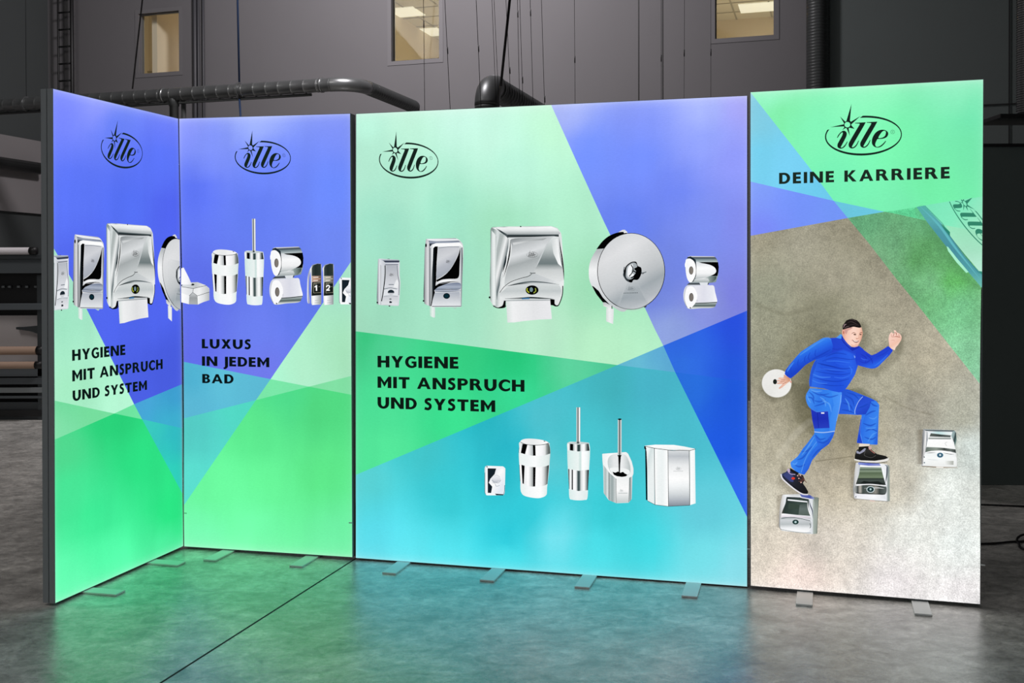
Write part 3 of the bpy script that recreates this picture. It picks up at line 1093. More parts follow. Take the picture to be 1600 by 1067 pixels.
# ------------------------------------------------------------------ drawing tool for the printed motifs
class Draw:
    def __init__(s):
        s.rec = []
        s.con = 1.0
        s.at(0, 0, 1)

    def at(s, x0, y0, k):
        s.x0, s.y0, s.k = x0, y0, k
        return s

    def w(s, p):
        return (s.x0 + p[0] / s.k, s.y0 + p[1] / s.k)

    def p(s, pts, fill, sm=0, r=0, holes=(), soft=0, alpha=1.0):
        def prep(P):
            if sm:
                P = catmull(P)
            elif r:
                P = rounded(P, r)
            return [s.w(a) for a in P]
        f = fill
        if not isinstance(fill, str):
            kind = fill[0]
            if kind == 'v':
                f = ((0, 1), [(s.y0 + a / s.k, c) for a, c in fill[1]])
            elif kind == 'h':
                f = ((1, 0), [(s.x0 + a / s.k, c) for a, c in fill[1]])
            else:      # ('l', (x,y), (x,y), [(t,c)])
                a, b_ = s.w(fill[1]), s.w(fill[2])
                dx, dy = b_[0] - a[0], b_[1] - a[1]
                L2 = dx * dx + dy * dy
                d = (dx / L2, dy / L2)
                o = a[0] * d[0] + a[1] * d[1]
                f = (d, [(o + t, c) for t, c in fill[3]])
        s.rec.append((prep(pts), [prep(h) for h in holes], f, soft / s.k, alpha))
        return s

    def e(s, cx, cy, rx, ry, fill, rot=0, n=20, hole=None, **kw):
        c, sn = math.cos(rot), math.sin(rot)
        E = lambda a, b_: [(cx + a * math.cos(t) * c - b_ * math.sin(t) * sn, cy + a * math.cos(t) * sn + b_ * math.sin(t) * c) for t in [2 * math.pi * i / n for i in range(n)]]
        return s.p(E(rx, ry), fill, holes=[E(*hole)] if hole else (), **kw)

    def l(s, pts, wd_, fill, sm=1, taper=False, **kw):
        P = catmull(pts, closed=False) if sm and len(pts) > 2 else pts
        return s.p(stroke(P, wd_, taper), fill, **kw)

    def inc(s, other, src, dst, ink=None):
        """Include another drawing through the affine map src -> dst (three points each, in s's crop for dst)."""
        M = affine(src, [s.w(p) for p in dst])
        sc = math.sqrt(abs(M[0] * M[4] - M[1] * M[3]))
        for pts, holes, f, soft, al in other.rec:
            g = lambda P: [(M[0] * x + M[1] * y + M[2], M[3] * x + M[4] * y + M[5]) for x, y in P]
            f = ink or f
            s.rec.append((g(pts), [g(h) for h in holes], f, soft * sc, al))
        return s


def catmull(P, closed=True, n=5):
    out = []
    N = len(P)
    rng = range(N) if closed else range(N - 1)
    for i in rng:
        if closed:
            p0, p1, p2, p3 = P[i - 1], P[i], P[(i + 1) % N], P[(i + 2) % N]
        else:
            p0, p1, p2, p3 = P[max(i - 1, 0)], P[i], P[i + 1], P[min(i + 2, N - 1)]
        for k in range(n):
            t = k / n
            out.append(tuple(.5 * (2 * p1[j] + (p2[j] - p0[j]) * t + (2 * p0[j] - 5 * p1[j] + 4 * p2[j] - p3[j]) * t * t + (3 * p1[j] - p0[j] - 3 * p2[j] + p3[j]) * t ** 3) for j in (0, 1)))
    if not closed:
        out.append(P[-1])
    return out


def rounded(P, r, n=4):
    out = []
    N = len(P)
    for i in range(N):
        a, b_, c = P[i - 1], P[i], P[(i + 1) % N]
        la, lc = math.dist(a, b_), math.dist(b_, c)
        ra, rc = min(r, la * .45), min(r, lc * .45)
        if la == 0 or lc == 0:
            continue
        p = (b_[0] + (a[0] - b_[0]) * ra / la, b_[1] + (a[1] - b_[1]) * ra / la)
        q = (b_[0] + (c[0] - b_[0]) * rc / lc, b_[1] + (c[1] - b_[1]) * rc / lc)
        for k in range(n + 1):
            t = k / n
            out.append(tuple((1 - t) ** 2 * p[j] + 2 * t * (1 - t) * b_[j] + t * t * q[j] for j in (0, 1)))
    return out


def stroke(P, w_, taper=False):
    L, R = [], []
    n = len(P)
    for i in range(n):
        a, b_ = P[max(i - 1, 0)], P[min(i + 1, n - 1)]
        dx, dy = b_[0] - a[0], b_[1] - a[1]
        d = math.hypot(dx, dy) or 1
        ww = w_ if not isinstance(w_, (list, tuple)) else w_[0] + (w_[1] - w_[0]) * i / (n - 1)
        h = ww / 2
        if taper:
            h *= max(.12, math.sin(math.pi * i / (n - 1)))
        L.append((P[i][0] - dy / d * h, P[i][1] + dx / d * h))
        R.append((P[i][0] + dy / d * h, P[i][1] - dx / d * h))
    return L + R[::-1]


def affine(src, dst):
    (x0, y0), (x1, y1), (x2, y2) = src
    det = (x1 - x0) * (y2 - y0) - (x2 - x0) * (y1 - y0)
    out = []
    for j in (0, 1):
        a0, a1, a2 = dst[0][j], dst[1][j], dst[2][j]
        A = ((a1 - a0) * (y2 - y0) - (a2 - a0) * (y1 - y0)) / det
        B = ((x1 - x0) * (a2 - a0) - (x2 - x0) * (a1 - a0)) / det
        out += [A, B, a0 - A * x0 - B * y0]
    return out


def area(P):
    return sum(P[i - 1][0] * P[i][1] - P[i][0] * P[i - 1][1] for i in range(len(P))) / 2


def ramp(f, p):
    (dx, dy), st = f
    t = p[0] * dx + p[1] * dy
    if t <= st[0][0]:
        return hx(st[0][1])
    for (a, ca), (b_, cb_) in zip(st, st[1:]):
        if t <= b_:
            k = (t - a) / ((b_ - a) or 1)
            A, B = hx(ca), hx(cb_)
            return tuple(A[i] + (B[i] - A[i]) * k for i in range(3))
    return hx(st[-1][1])


def deepen(f, k):
    """Stronger ink: the further from white a tone is, the darker it prints."""
    g = lambda h: '#' + ''.join('%02x' % max(4, int(255 - (255 - int(h[i:i + 2], 16)) * k)) for i in (1, 3, 5))
    return g(f) if isinstance(f, str) else (f[0], [(t, g(h)) for t, h in f[1]])


STEP = 0.00006


def stamp(D_, name, k, src=None, dst=None, ks=None, z0=.0006, label=None, half=None):
    """Print a drawing on box k. src/dst: three photograph points on box ks and on box k."""
    pl = PL[k]
    q = UVC[k]
    if src:
        M = affine([PL[ks].uv(*p) for p in src], [pl.uv(*p) for p in dst])
        conv = lambda p: (lambda u: (M[0] * u[0] + M[1] * u[1] + M[2], M[3] * u[0] + M[4] * u[1] + M[5]))(PL[ks].uv(*p))
    else:
        conv = lambda p: pl.uv(*p)
    vt, vb = q[0][1], q[3][1]
    LE = lambda a: a[0] - (q[3][0] + (q[0][0] - q[3][0]) * (a[1] - vb) / (vt - vb)) - .0022
    RE = lambda a: a[0] - (q[2][0] + (q[1][0] - q[2][0]) * (a[1] - vb) / (vt - vb)) + .0022
    hard, softb = ([], [], []), ([], [], [])
    for i, (pts, holes, f, soft, alpha) in enumerate(D_.rec):
        off = z0 + STEP * i
        if D_.con != 1.0:
            f = deepen(f, D_.con)
        col = (lambda p: ramp(f, p)) if not isinstance(f, str) else (lambda p, c=hx(f): c)
        if len(pts) < 3:
            continue
        polys = [(p, None) for p in tris(pts, holes)]
        bag = softb if (soft or alpha < 1) else hard
        P = [p for p, _ in polys]
        if half:
            (hx0, hy0), (hx1, hy1) = half
            P = cut_keep(P, lambda a: (a[1] - hy0) - (a[0] - hx0) * (hy1 - hy0) / (hx1 - hx0), 0, True)
        if not isinstance(f, str):
            (dx, dy), st = f
            for t, _ in st:
                P = split(P, lambda a: a[0] * dx + a[1] * dy, t)
        items = [([conv(a) for a in p], [(*col(a), alpha) for a in p]) for p in P]
        if soft:
            sgn = 1 if area(pts) > 0 else -1
            N = len(pts)
            outp = []
            for j in range(N):
                a, b_, c = pts[j - 1], pts[j], pts[(j + 1) % N]
                nx = (c[1] - a[1]) * sgn
                ny = -(c[0] - a[0]) * sgn
                d = math.hypot(nx, ny) or 1
                outp.append((b_[0] + nx / d * soft, b_[1] + ny / d * soft))
            for j in range(N):
                j2 = (j + 1) % N
                quad_ = [pts[j], pts[j2], outp[j2], outp[j]]
                items.append(([conv(a) for a in quad_], [(*col(pts[j]), alpha), (*col(pts[j2]), alpha), (*col(pts[j2]), 0), (*col(pts[j]), 0)]))
        V, Fc, Cc = bag
        for uvs, cs in items:
            le, re_ = [LE(a) for a in uvs], [RE(a) for a in uvs]
            if max(le) < 0 or min(re_) > 0:
                continue
            if min(le) < 0 or max(re_) > 0:
                pp = [tuple(uvs)]
                pp = [list(x) for x in pp]
                pp = cut_keep(pp, LE, 0, True)
                pp = cut_keep(pp, RE, 0, False)
                for x in pp:
                    i0 = len(V)
                    for a in x:
                        V.append(pl.pt(a, off))
                        Cc.append(cs[min(range(len(uvs)), key=lambda z: math.dist(uvs[z], a))])
                    Fc.append(tuple(range(i0, i0 + len(x))))
                continue
            i0 = len(V)
            V.extend(pl.pt(a, off) for a in uvs)
            Cc.extend(cs)
            Fc.append(tuple(range(i0, i0 + len(uvs))))
    res = None
    pr_ = {'label': label} if label else None
    if hard[0]:
        res = ink_mesh(name, *hard, M_ink2, BOX[k], pr_)
    if softb[0]:
        r2_ = ink_mesh('soft_shading' if res else name, *softb, M_soft, res or BOX[k], None if res else pr_)
        res = res or r2_
    return res


# ------------------------------------------------------------------ capital letters (bold humanist sans)
def ell(cx, cy, rx, ry, a0, a1, n=10):
    return [(cx + rx * math.cos(math.radians(a0 + (a1 - a0) * i / n)), cy + ry * math.sin(math.radians(a0 + (a1 - a0) * i / n))) for i in range(n + 1)]


def glyphs(t):
    """t: stem width; returns {letter: (width, outer, holes)} for cap height 1."""
    g = {}
    h = .2
    g['H'] = (1.0, [(0, 0), (0, 1), (t, 1), (t, .61), (1 - t, .61), (1 - t, 1), (1, 1), (1, 0), (1 - t, 0), (1 - t, .4), (t, .4), (t, 0)], [])
    g['I'] = (t, [(0, 0), (0, 1), (t, 1), (t, 0)], [])
    g['E'] = (.7, [(0, 0), (0, 1), (.68, 1), (.68, .78), (t, .78), (t, .62), (.65, .62), (.65, .40), (t, .40), (t, .22), (.7, .22), (.7, 0)], [])
    g['L'] = (.64, [(0, 0), (0, 1), (t, 1), (t, .2), (.64, .2), (.64, 0)], [])
    g['N'] = (1.1, [(0, 0), (0, 1), (t + .02, 1), (1.1 - t, .38), (1.1 - t, 1), (1.1, 1), (1.1, 0), (1.1 - t - .02, 0), (t, .63), (t, 0)], [])
    g['M'] = (1.18, [(0, 0), (0, 1), (.26, 1), (.59, .52), (.92, 1), (1.18, 1), (1.18, 0), (1.18 - t, 0), (1.18 - t, .6), (.61, .13), (.57, .13), (t, .6), (t, 0)], [])
    g['T'] = (.92, [(.46 - t / 2, 0), (.46 - t / 2, .78), (0, .78), (0, 1), (.92, 1), (.92, .78), (.46 + t / 2, .78), (.46 + t / 2, 0)], [])
    g['A'] = (1.15, [(0, 0), (.44, 1), (.71, 1), (1.15, 0), (.86, 0), (.77, .21), (.37, .21), (.28, 0)], [[(.45, .4), (.69, .4), (.57, .71)]])
    g['Y'] = (1.0, [(.5 - t / 2, 0), (.5 - t / 2, .42), (0, 1), (.31, 1), (.5, .66), (.69, 1), (1, 1), (.5 + t / 2, .42), (.5 + t / 2, 0)], [])
    g['X'] = (1.0, [(0, 0), (.34, .51), (.02, 1), (.35, 1), (.5, .74), (.65, 1), (.98, 1), (.66, .51), (1, 0), (.67, 0), (.5, .28), (.33, 0)], [])
    g['K'] = (1.0, [(0, 0), (0, 1), (t, 1), (t, .57), (.62, 1), (.95, 1), (.53, .55), (1.02, 0), (.67, 0), (t, .47), (t, 0)], [])
    g['U'] = (1.0, [(0, 1), (t, 1)] + ell(.5, .44, .5 - t, .25, 180, 360) + [(1 - t, 1), (1, 1)] + ell(.5, .44, .5, .47, 0, -180), [])
    g['D'] = (.95, [(0, 0), (0, 1), (.38, 1)] + ell(.42, .5, .53, .5, 88, -88, 14) + [(.38, 0)], [[(t, .2), (t, .8), (.38, .8)] + ell(.40, .5, .27, .3, 80, -80, 12) + [(.38, .2)]])
    g['B'] = (.82, [(0, 0), (0, 1), (.40, 1)] + ell(.42, .745, .34, .255, 88, -60) + ell(.45, .285, .37, .285, 62, -88) + [(.4, 0)],
              [[(t, .61), (t, .82), (.38, .82)] + ell(.38, .715, .11, .105, 80, -80, 6), [(t, .18), (t, .44), (.40, .44)] + ell(.41, .31, .13, .13, 80, -80, 6)])
    g['P'] = (.85, [(0, 0), (0, 1), (.45, 1)] + ell(.47, .69, .38, .31, 88, -88, 12) + [(t, .38), (t, 0)], [[(t, .58), (t, .81), (.42, .81)] + ell(.43, .695, .15, .115, 80, -80, 6)])
    g['R'] = (1.02, [(0, 0), (0, 1), (.45, 1)] + ell(.45, .71, .37, .29, 88, -42, 12) + [(1.03, 0), (.70, 0), (.42, .43), (t, .43), (t, 0)], [[(t, .60), (t, .81), (.42, .81)] + ell(.42, .705, .14, .105, 80, -80, 6)])
    g['G'] = (.95, ell(.54, .5, .54, .52, 48, 300, 22) + [(.95, .12), (.95, .56), (.54, .56), (.54, .38), (.69, .38), (.69, .2)] + ell(.57, .5, .29, .32, 290, 60, 16) + [(.80, .70)], [])
    g['C'] = (.92, ell(.55, .5, .55, .52, 46, 314, 24) + [(.92, .33)] + ell(.60, .5, .31, .31, 305, 55, 18) + [(.92, .68)], [])
    g['S'] = (.66, stroke(catmull([(.58, .86), (.40, .925), (.19, .85), (.17, .68), (.34, .55), (.50, .42), (.50, .22), (.33, .08), (.04, .14)], False), .24), [])
    g['J'] = (.42, [(.14, 1), (.14 + t, 1), (.14 + t, -.02), (.36, -.18), (.22, -.29), (.02, -.30), (-.03, -.13), (.08, -.12), (.14, 0)], [])
    return g


def lettering(name, k, text, bl, br, tl, color, stem=.315, gap=.15, space=.62):
    """bl, br: photograph points of the baseline ends; tl: top of the first letter."""
    G_ = glyphs(stem)
    pl = PL[k]
    a, b_, c = pl.uv(*bl), pl.uv(*br), pl.uv(*tl)
    hgt = c[1] - a[1]
    adv, x = [], 0
    for ch in text:
        if ch == ' ':
            x += space - gap
            continue
        adv.append((ch, x))
        x += G_[ch][0] + gap
    x -= gap
    n = 0
    for word in text.split():
        V, Fc, Cc = [], [], []
        for ch, x0 in adv[n:n + len(word)]:
            w_, outer, holes = G_[ch]
            for t3 in tris(outer, holes):
                i0 = len(V)
                for p in t3:
                    f = (x0 + p[0]) / x
                    V.append(pl.pt((a[0] + (b_[0] - a[0]) * f, a[1] + (b_[1] - a[1]) * f + p[1] * hgt), .0006))
                    Cc.append(hx(color))
                Fc.append((i0, i0 + 1, i0 + 2))
        n += len(word)
        ink_mesh(name, V, Fc, Cc, M_ink2, BOX[k], {'label': 'black word ' + word})


lettering('lettering', 3, 'HYGIENE', (590, 573.8), (716.4, 576), (590, 555.8), '#0d1a14')
lettering('lettering', 3, 'MIT ANSPRUCH', (590, 605.8), (819.6, 612), (590, 588.1), '#0d1a14')
lettering('lettering', 3, 'UND SYSTEM', (590, 637.8), (773.9, 643.7), (590, 620.1), '#0d1a14')
lettering('lettering', 1, 'HYGIENE', (112.6, 563.9), (195.8, 554.3), (112.6, 546.6), '#0a1616')
lettering('lettering', 1, 'MIT ANSPRUCH', (112.8, 596.1), (254, 576.2), (112.8, 578.5), '#0a1616')
lettering('lettering', 1, 'UND SYSTEM', (113.3, 626.8), (229.5, 608.8), (113.3, 610.3), '#0a1616')
lettering('lettering', 2, 'LUXUS', (315.5, 544.1), (392.3, 545.4), (315.5, 529.5), '#0a1418', gap=.17)
lettering('lettering', 2, 'IN JEDEM', (315.7, 571.4), (420.9, 573.7), (315.7, 556.5), '#0a1418')
lettering('lettering', 2, 'BAD', (316.1, 598.4), (365.1, 599.3), (316.1, 584.2), '#0a1418')
lettering('lettering', 4, 'DEINE KARRIERE', (1217.3, 287.5), (1484, 278.7), (1217.3, 270.1), '#1c2a22', stem=.29, gap=.225, space=.85)
# ------------------------------------------------------------------ the logo
K_ = '#16241f'
logo = Draw().at(1270, 155, 10)
logo.p([(605, 72), (580, 335), (596, 352), (748, 260), (600, 395), (606, 412), (652, 464), (575, 447), (560, 455), (580, 578), (528, 455), (512, 450), (458, 486), (492, 440), (484, 425), (272, 437), (482, 392), (488, 378), (425, 268), (508, 352), (524, 342)], K_,
       holes=[[(540 + 45 * math.cos(a), 398 + 43 * math.sin(a)) for a in [2 * math.pi * i / 18 for i in range(18)]]])


def ring():
    out, inn = [], []
    for i in range(61):
        t = i / 60
        a = math.radians(-91 + t * 292)
        b_ = math.radians(-96 + t * 300)
        sk = -.033
        x, y = 601 * math.cos(a), 311 * math.sin(a)
        out.append((791 + x, 569 + y + sk * x))
        x, y = 583 * math.cos(b_), 279 * math.sin(b_)
        inn.append((793 + x, 568 + y + sk * x))
    return out + inn[::-1]


logo.p(ring(), K_)
# letters: i, l, l, e
logo.p(catmull([(376, 602), (400, 556), (440, 512), (482, 492), (515, 505), (531, 535), (522, 585), (490, 650), (455, 715), (437, 750), (460, 752), (500, 715), (536, 660)], False) +
       catmull([(545, 664), (510, 730), (470, 765), (425, 772), (388, 748), (386, 705), (410, 655), (452, 580), (468, 535), (462, 518), (436, 536), (410, 570), (388, 604)], False), K_)
for dx, dy in ((0, 0), (181, -10)):
    T_ = lambda P: [(x + dx, y + dy) for x, y in P]
    logo.p(T_([(660, 368), (720, 366), (828, 360)]) + T_(catmull([(828, 360), (790, 430), (700, 585), (625, 715), (612, 748), (640, 745), (680, 705), (712, 645)], False)[1:]) +
           T_(catmull([(722, 650), (690, 720), (650, 760), (605, 770), (568, 748), (560, 700), (590, 635), (680, 480), (730, 396), (720, 382), (662, 378)], False)), K_)
logo.p(catmull([(1146, 655), (1110, 705), (1060, 745), (1005, 757), (955, 738), (924, 690), (930, 610), (975, 530), (1040, 485), (1110, 478), (1165, 505), (1178, 550), (1150, 595), (1090, 618), (1018, 622)], False) +
       catmull([(1010, 622), (985, 670), (975, 715), (1000, 745), (1050, 730), (1100, 690), (1135, 650)], False), K_,
       holes=[catmull([(1025, 605), (1055, 545), (1095, 500), (1130, 497), (1142, 520), (1128, 570), (1085, 600)])])
logo.e(1247, 511, 36, 34, K_, hole=(28, 26), n=16, alpha=.5)
logo.l([(1238, 528), (1238, 494), (1254, 494), (1258, 504), (1252, 512), (1240, 512), (1258, 528)], 6, K_, sm=0, alpha=.5)
LS = ((1289.2, 214), (1409.2, 210), (1345, 243))
stamp(logo, 'logo_print', 4, label='black oval logo with a star')
stamp(logo, 'logo_print', 3, LS, ((592.5, 250.8), (685, 251), (638.8, 278.9)), 4, label='black oval logo with a star')
stamp(logo, 'logo_print', 2, LS, ((367, 246.0), (454.5, 246.4), (409.5, 272.3)), 4, label='black oval logo with a star')
stamp(logo, 'logo_print', 1, LS, ((157.6, 228.2), (222.6, 241.3), (187.5, 262.2)), 4, label='black oval logo with a star')

# ------------------------------------------------------------------ soap dispenser
A = Draw().at(570, 340, 6.276)
A.e(232, 408, 14, 5, '#4a5a56')
A.p([(130, 405), (150, 402), (330, 412), (343, 425), (342, 560), (350, 640), (343, 760), (335, 862), (320, 866), (165, 858), (120, 850), (118, 780), (126, 600)], ('h', [(118, '#b9bcc2'), (150, '#e8eaee'), (200, '#d9dce0'), (345, '#e6e8ec')]), r=8)
A.p([(130, 408), (160, 470), (160, 560), (158, 855), (120, 848), (118, 780)], ('h', [(118, '#8c9298'), (135, '#d4d6da'), (150, '#f2f3f6'), (162, '#70787e')]))
A.p([(135, 405), (335, 412), (342, 428), (336, 440), (200, 440), (180, 422)], ('v', [(405, '#eef0f4'), (418, '#b8bec8'), (428, '#40465a'), (440, '#8890a4')]))
A.p([(185, 448), (335, 445), (325, 466), (205, 466)], ('v', [(445, '#f6f7fa'), (456, '#c8ccd6'), (466, '#2c3240')]))
A.l([(200, 468), (200, 560), (185, 700), (165, 820)], 9, '#1c2228')
A.p([(212, 470), (320, 470), (325, 560), (335, 640), (330, 690), (300, 685), (200, 690), (190, 690), (205, 600)], ('v', [(470, '#c9ccd2'), (560, '#d6d8dc'), (690, '#e6e8ec')]))
A.p([(318, 600), (333, 640), (325, 690), (280, 685), (300, 630)], '#f4f5f7')
A.l([(320, 470), (325, 560), (338, 640), (334, 760)], 5, '#7e868e')
A.l([(190, 700), (250, 688), (318, 700)], 5, '#8a9098')
A.p([(190, 705), (330, 700), (320, 770), (185, 770)], '#eceef2')
A.e(258, 732, 32, 25, '#5e666c')
A.p([(226, 738), (290, 738), (280, 752), (258, 757), (236, 752)], '#d8dade')
A.l([(185, 772), (250, 765), (325, 772)], 4, '#a2a8ae')
A.p([(180, 775), (325, 775), (322, 855), (168, 850)], ('v', [(775, '#dcdee2'), (855, '#eceef0')]))
A.e(252, 798, 12, 5, '#777d82')
A.p([(240, 825), (252, 815), (258, 822), (268, 822), (266, 836), (244, 838)], '#5f666c')
A.e(124, 832, 8, 8, '#12181a')
A.e(243, 866, 8, 6, '#0e1416')
A.inc(logo, LS, ((238, 561), (288, 559), (262, 574)))
A.l([(236, 656), (286, 656)], 7, '#9aa0a6', sm=0)

# ------------------------------------------------------------------ folded-paper dispenser with black swoosh
B = Draw().at(570, 340, 6.276)
B.p([(636, 875), (645, 860), (690, 885), (690, 975), (680, 982), (640, 965)], ('h', [(636, '#c9e6d8'), (665, '#eef4f2'), (690, '#dfe8e6')]))
B.p([(850, 880), (905, 880), (890, 895)], '#c4dcd2')
B.p([(600, 208), (720, 205), (890, 200), (925, 215), (960, 255), (968, 300), (962, 500), (950, 700), (948, 876), (660, 878), (585, 845), (575, 780), (580, 600), (588, 300)], ('h', [(575, '#8a8e92'), (600, '#c8cacd'), (636, '#e9eaec'), (960, '#e4e6e8')]), r=10)
B.p([(600, 212), (640, 270), (640, 870), (585, 842), (578, 700)], ('h', [(578, '#6c7276'), (596, '#c6c8ca'), (622, '#e8e8ea'), (640, '#8a9094')]))
B.p([(600, 208), (890, 202), (930, 222), (700, 228), (660, 235)], ('v', [(202, '#8e949a'), (212, '#f7f8fa'), (228, '#e8eaee')]))
B.p([(625, 225), (700, 232), (920, 226), (945, 240), (660, 262), (640, 285)], ('v', [(225, '#7b828e'), (240, '#b8becb'), (262, '#585f6a')]))
B.p([(640, 300), (665, 262), (700, 250), (930, 246), (955, 270), (960, 300), (945, 278), (700, 284), (670, 300), (660, 600), (655, 800), (645, 870), (637, 860)], ('h', [(637, '#5c6468'), (650, '#d8dadd'), (672, '#fafbfc'), (960, '#ffffff')]))
B.p([(672, 300), (690, 282), (716, 282), (716, 300), (705, 450), (700, 640), (690, 680), (670, 760), (655, 860), (646, 870), (655, 600), (668, 420)], ('h', [(646, '#cfd2d4'), (668, '#565c60'), (690, '#101418'), (716, '#1a2024')]))
B.p([(722, 290), (930, 286), (925, 330), (880, 440), (820, 530), (750, 580), (705, 605), (700, 560), (712, 400)], ('l', (720, 300), (860, 560), [(0, '#d2d4d8'), (.35, '#dedfe3'), (.6, '#c9ccd2'), (1, '#b9bec6')]))
B.l([(722, 297), (820, 287), (925, 287)], 5, '#9ea4ac')
B.p(catmull([(938, 290), (915, 370), (870, 460), (820, 530), (760, 580), (700, 612)], False) + [(708, 632)] + catmull([(708, 632), (760, 608), (830, 600), (900, 598), (925, 570), (930, 480), (935, 380)], False)[1:], '#0d1519')
B.p([(940, 300), (958, 290), (962, 400), (950, 870), (935, 870), (935, 620), (940, 560)], ('h', [(933, '#f4f5f7'), (945, '#c0c4c8'), (962, '#5e666a')]))
B.p(catmull([(695, 640), (740, 618), (830, 612), (925, 630), (830, 632), (740, 640), (700, 660)], False), ('v', [(612, '#ffffff'), (640, '#e4e6ea')]))
B.l([(700, 660), (760, 640), (860, 628), (928, 632)], 8, '#14191c', taper=True)
B.p(catmull([(682, 700), (710, 672), (770, 652), (930, 640), (930, 705), (800, 700), (690, 715)], False), ('v', [(640, '#9aa2b2'), (680, '#c2c8d4'), (715, '#8a92a0')]))
B.p([(678, 715), (688, 670), (730, 650), (840, 634), (720, 680)], '#11161a')
B.p(catmull([(690, 712), (800, 702), (930, 712), (930, 722), (800, 728), (690, 726)], False), ('v', [(702, '#4e5664'), (714, '#cdd2dc'), (728, '#7b8290')]))
B.p([(680, 735), (932, 728), (942, 866), (655, 866), (668, 790)], ('v', [(728, '#c4c8d0'), (780, '#d2d5da'), (866, '#eceef0')]))
B.p([(680, 690), (688, 735), (668, 800), (655, 866), (646, 868), (662, 780)], '#181e22')
B.e(803, 768, 33, 28, '#3a4a50')
B.e(803, 768, 24, 20, '#526870')
B.l([(660, 870), (945, 868)], 6, '#7e868c', sm=0)
B.e(601, 272, 8, 18, '#3c444a')
B.e(577, 816, 8, 9, '#141a1c')
B.inc(logo, LS, ((793, 431), (843, 429), (817, 445)))

# ------------------------------------------------------------------ paper towel dispenser
T = Draw().at(750, 340, 6.1)
T.p([(228, 790), (240, 850), (180, 862), (130, 850), (95, 780), (690, 770), (760, 830), (730, 846), (690, 835)], '#2b3236')
T.p([(100, 110), (112, 90), (250, 84), (680, 80), (740, 100), (775, 150), (780, 200), (790, 350), (802, 500), (800, 640), (785, 740), (755, 830), (725, 838), (690, 790), (230, 790), (215, 840), (170, 858), (125, 840), (96, 790), (92, 640), (100, 400)],
    ('l', (95, 400), (800, 480), [(0, '#aeb8b6'), (.06, '#e6eaea'), (.14, '#c6cccc'), (.2, '#eef0f0'), (.5, '#d3d7d8'), (.8, '#dcdfe0'), (1, '#f0f2f2')]), r=14)
T.p([(115, 95), (680, 84), (735, 105), (765, 150), (745, 160), (260, 168), (180, 130)], ('v', [(84, '#fbfcfc'), (120, '#eef0f1'), (150, '#c8cccd'), (168, '#a0a6a8')]))
T.p([(150, 100), (190, 118), (260, 160), (280, 185), (262, 200), (240, 170), (190, 135)], ('h', [(150, '#b6bcbc'), (200, '#70787a'), (280, '#8a9294')]))
T.p([(255, 155), (750, 148), (752, 182), (700, 176), (280, 192), (262, 180)], ('v', [(150, '#dfe2e3'), (165, '#7b8486'), (178, '#4a5357'), (192, '#b4babc')]))
T.p([(190, 150), (245, 175), (275, 205), (268, 330), (235, 480), (190, 640), (170, 720), (160, 800), (150, 560), (160, 300)], ('l', (150, 450), (270, 480), [(0, '#c8cecd'), (.3, '#f4f6f6'), (.6, '#98a0a2'), (1, '#5a6468')]))
T.p([(110, 120), (160, 180), (150, 400), (155, 700), (165, 840), (120, 830), (98, 780), (96, 600), (105, 300)], ('h', [(96, '#8ea09a'), (112, '#dfe6e4'), (135, '#f6f8f8'), (165, '#c2cac8')]))
T.l([(282, 220), (262, 350), (230, 470), (205, 560), (190, 640)], 14, '#f2f4f4', taper=True)
T.l([(290, 215), (285, 320), (262, 440), (225, 570)], 12, '#2f383c', taper=True)
T.l([(255, 340), (240, 430), (215, 520)], 14, '#525c60', taper=True)
T.p(catmull([(300, 205), (500, 190), (670, 188), (640, 240), (590, 340), (550, 430), (515, 510), (440, 560), (350, 590), (270, 625), (235, 640), (250, 520), (290, 400), (305, 280)]), ('l', (300, 220), (420, 620), [(0, '#b6babb'), (.12, '#cfd2d3'), (.35, '#e6e8e9'), (.55, '#c2c6c7'), (.75, '#d2d5d6'), (1, '#e4e7e7')]))
T.p([(310, 240), (480, 212), (640, 195), (600, 215), (470, 225), (320, 262)], ('v', [(195, '#b0b4b5'), (240, '#dfe1e2')]))
T.p(catmull([(690, 190), (735, 195), (755, 300), (785, 450), (790, 600), (680, 590), (560, 545), (515, 520), (560, 430), (620, 300)]), ('v', [(190, '#e6e9e9'), (300, '#cfd4d4'), (400, '#a4abac'), (440, '#9ca4a5'), (500, '#dadddd'), (600, '#e8eaea')]))
T.p([(680, 215), (740, 200), (755, 330), (780, 470), (745, 440), (700, 340)], ('h', [(680, '#dde1e1'), (780, '#ffffff')]))
T.l([(755, 185), (765, 280), (785, 400), (798, 520), (800, 600)], 12, '#20282c', taper=True)
T.l([(190, 715), (230, 660), (300, 610), (400, 575), (460, 560), (495, 535)], 5, '#2a3034')
T.l([(250, 655), (350, 630), (480, 612), (620, 618), (755, 638)], 13, '#8e9698', taper=True)
T.l([(265, 652), (360, 634), (480, 622)], 6, '#40484c', taper=True)
T.p(catmull([(215, 760), (240, 680), (300, 655), (480, 632), (640, 634), (760, 650), (770, 740), (720, 762)]), ('v', [(632, '#e2e5e5'), (700, '#d6dadb'), (765, '#eceeee')]))
T.e(497, 690, 62, 45, '#1d2826')
T.e(494, 688, 42, 34, '#34423a')
T.l([(452, 672), (450, 695), (470, 715)], 10, '#c8d070')
T.l([(528, 672), (532, 700), (512, 718)], 10, '#b4be7a')
T.e(490, 686, 16, 22, '#9fb0b4')
T.l([(240, 772), (400, 766), (480, 762), (600, 768), (700, 774)], 14, '#5f676a', taper=True)
T.p([(400, 768), (470, 762), (475, 776), (400, 778)], '#7fa4c4')
T.p([(228, 790), (246, 790), (246, 845), (225, 840)], '#2c3438')
T.p([(670, 775), (712, 780), (712, 825), (690, 832), (672, 815)], '#3c4448')
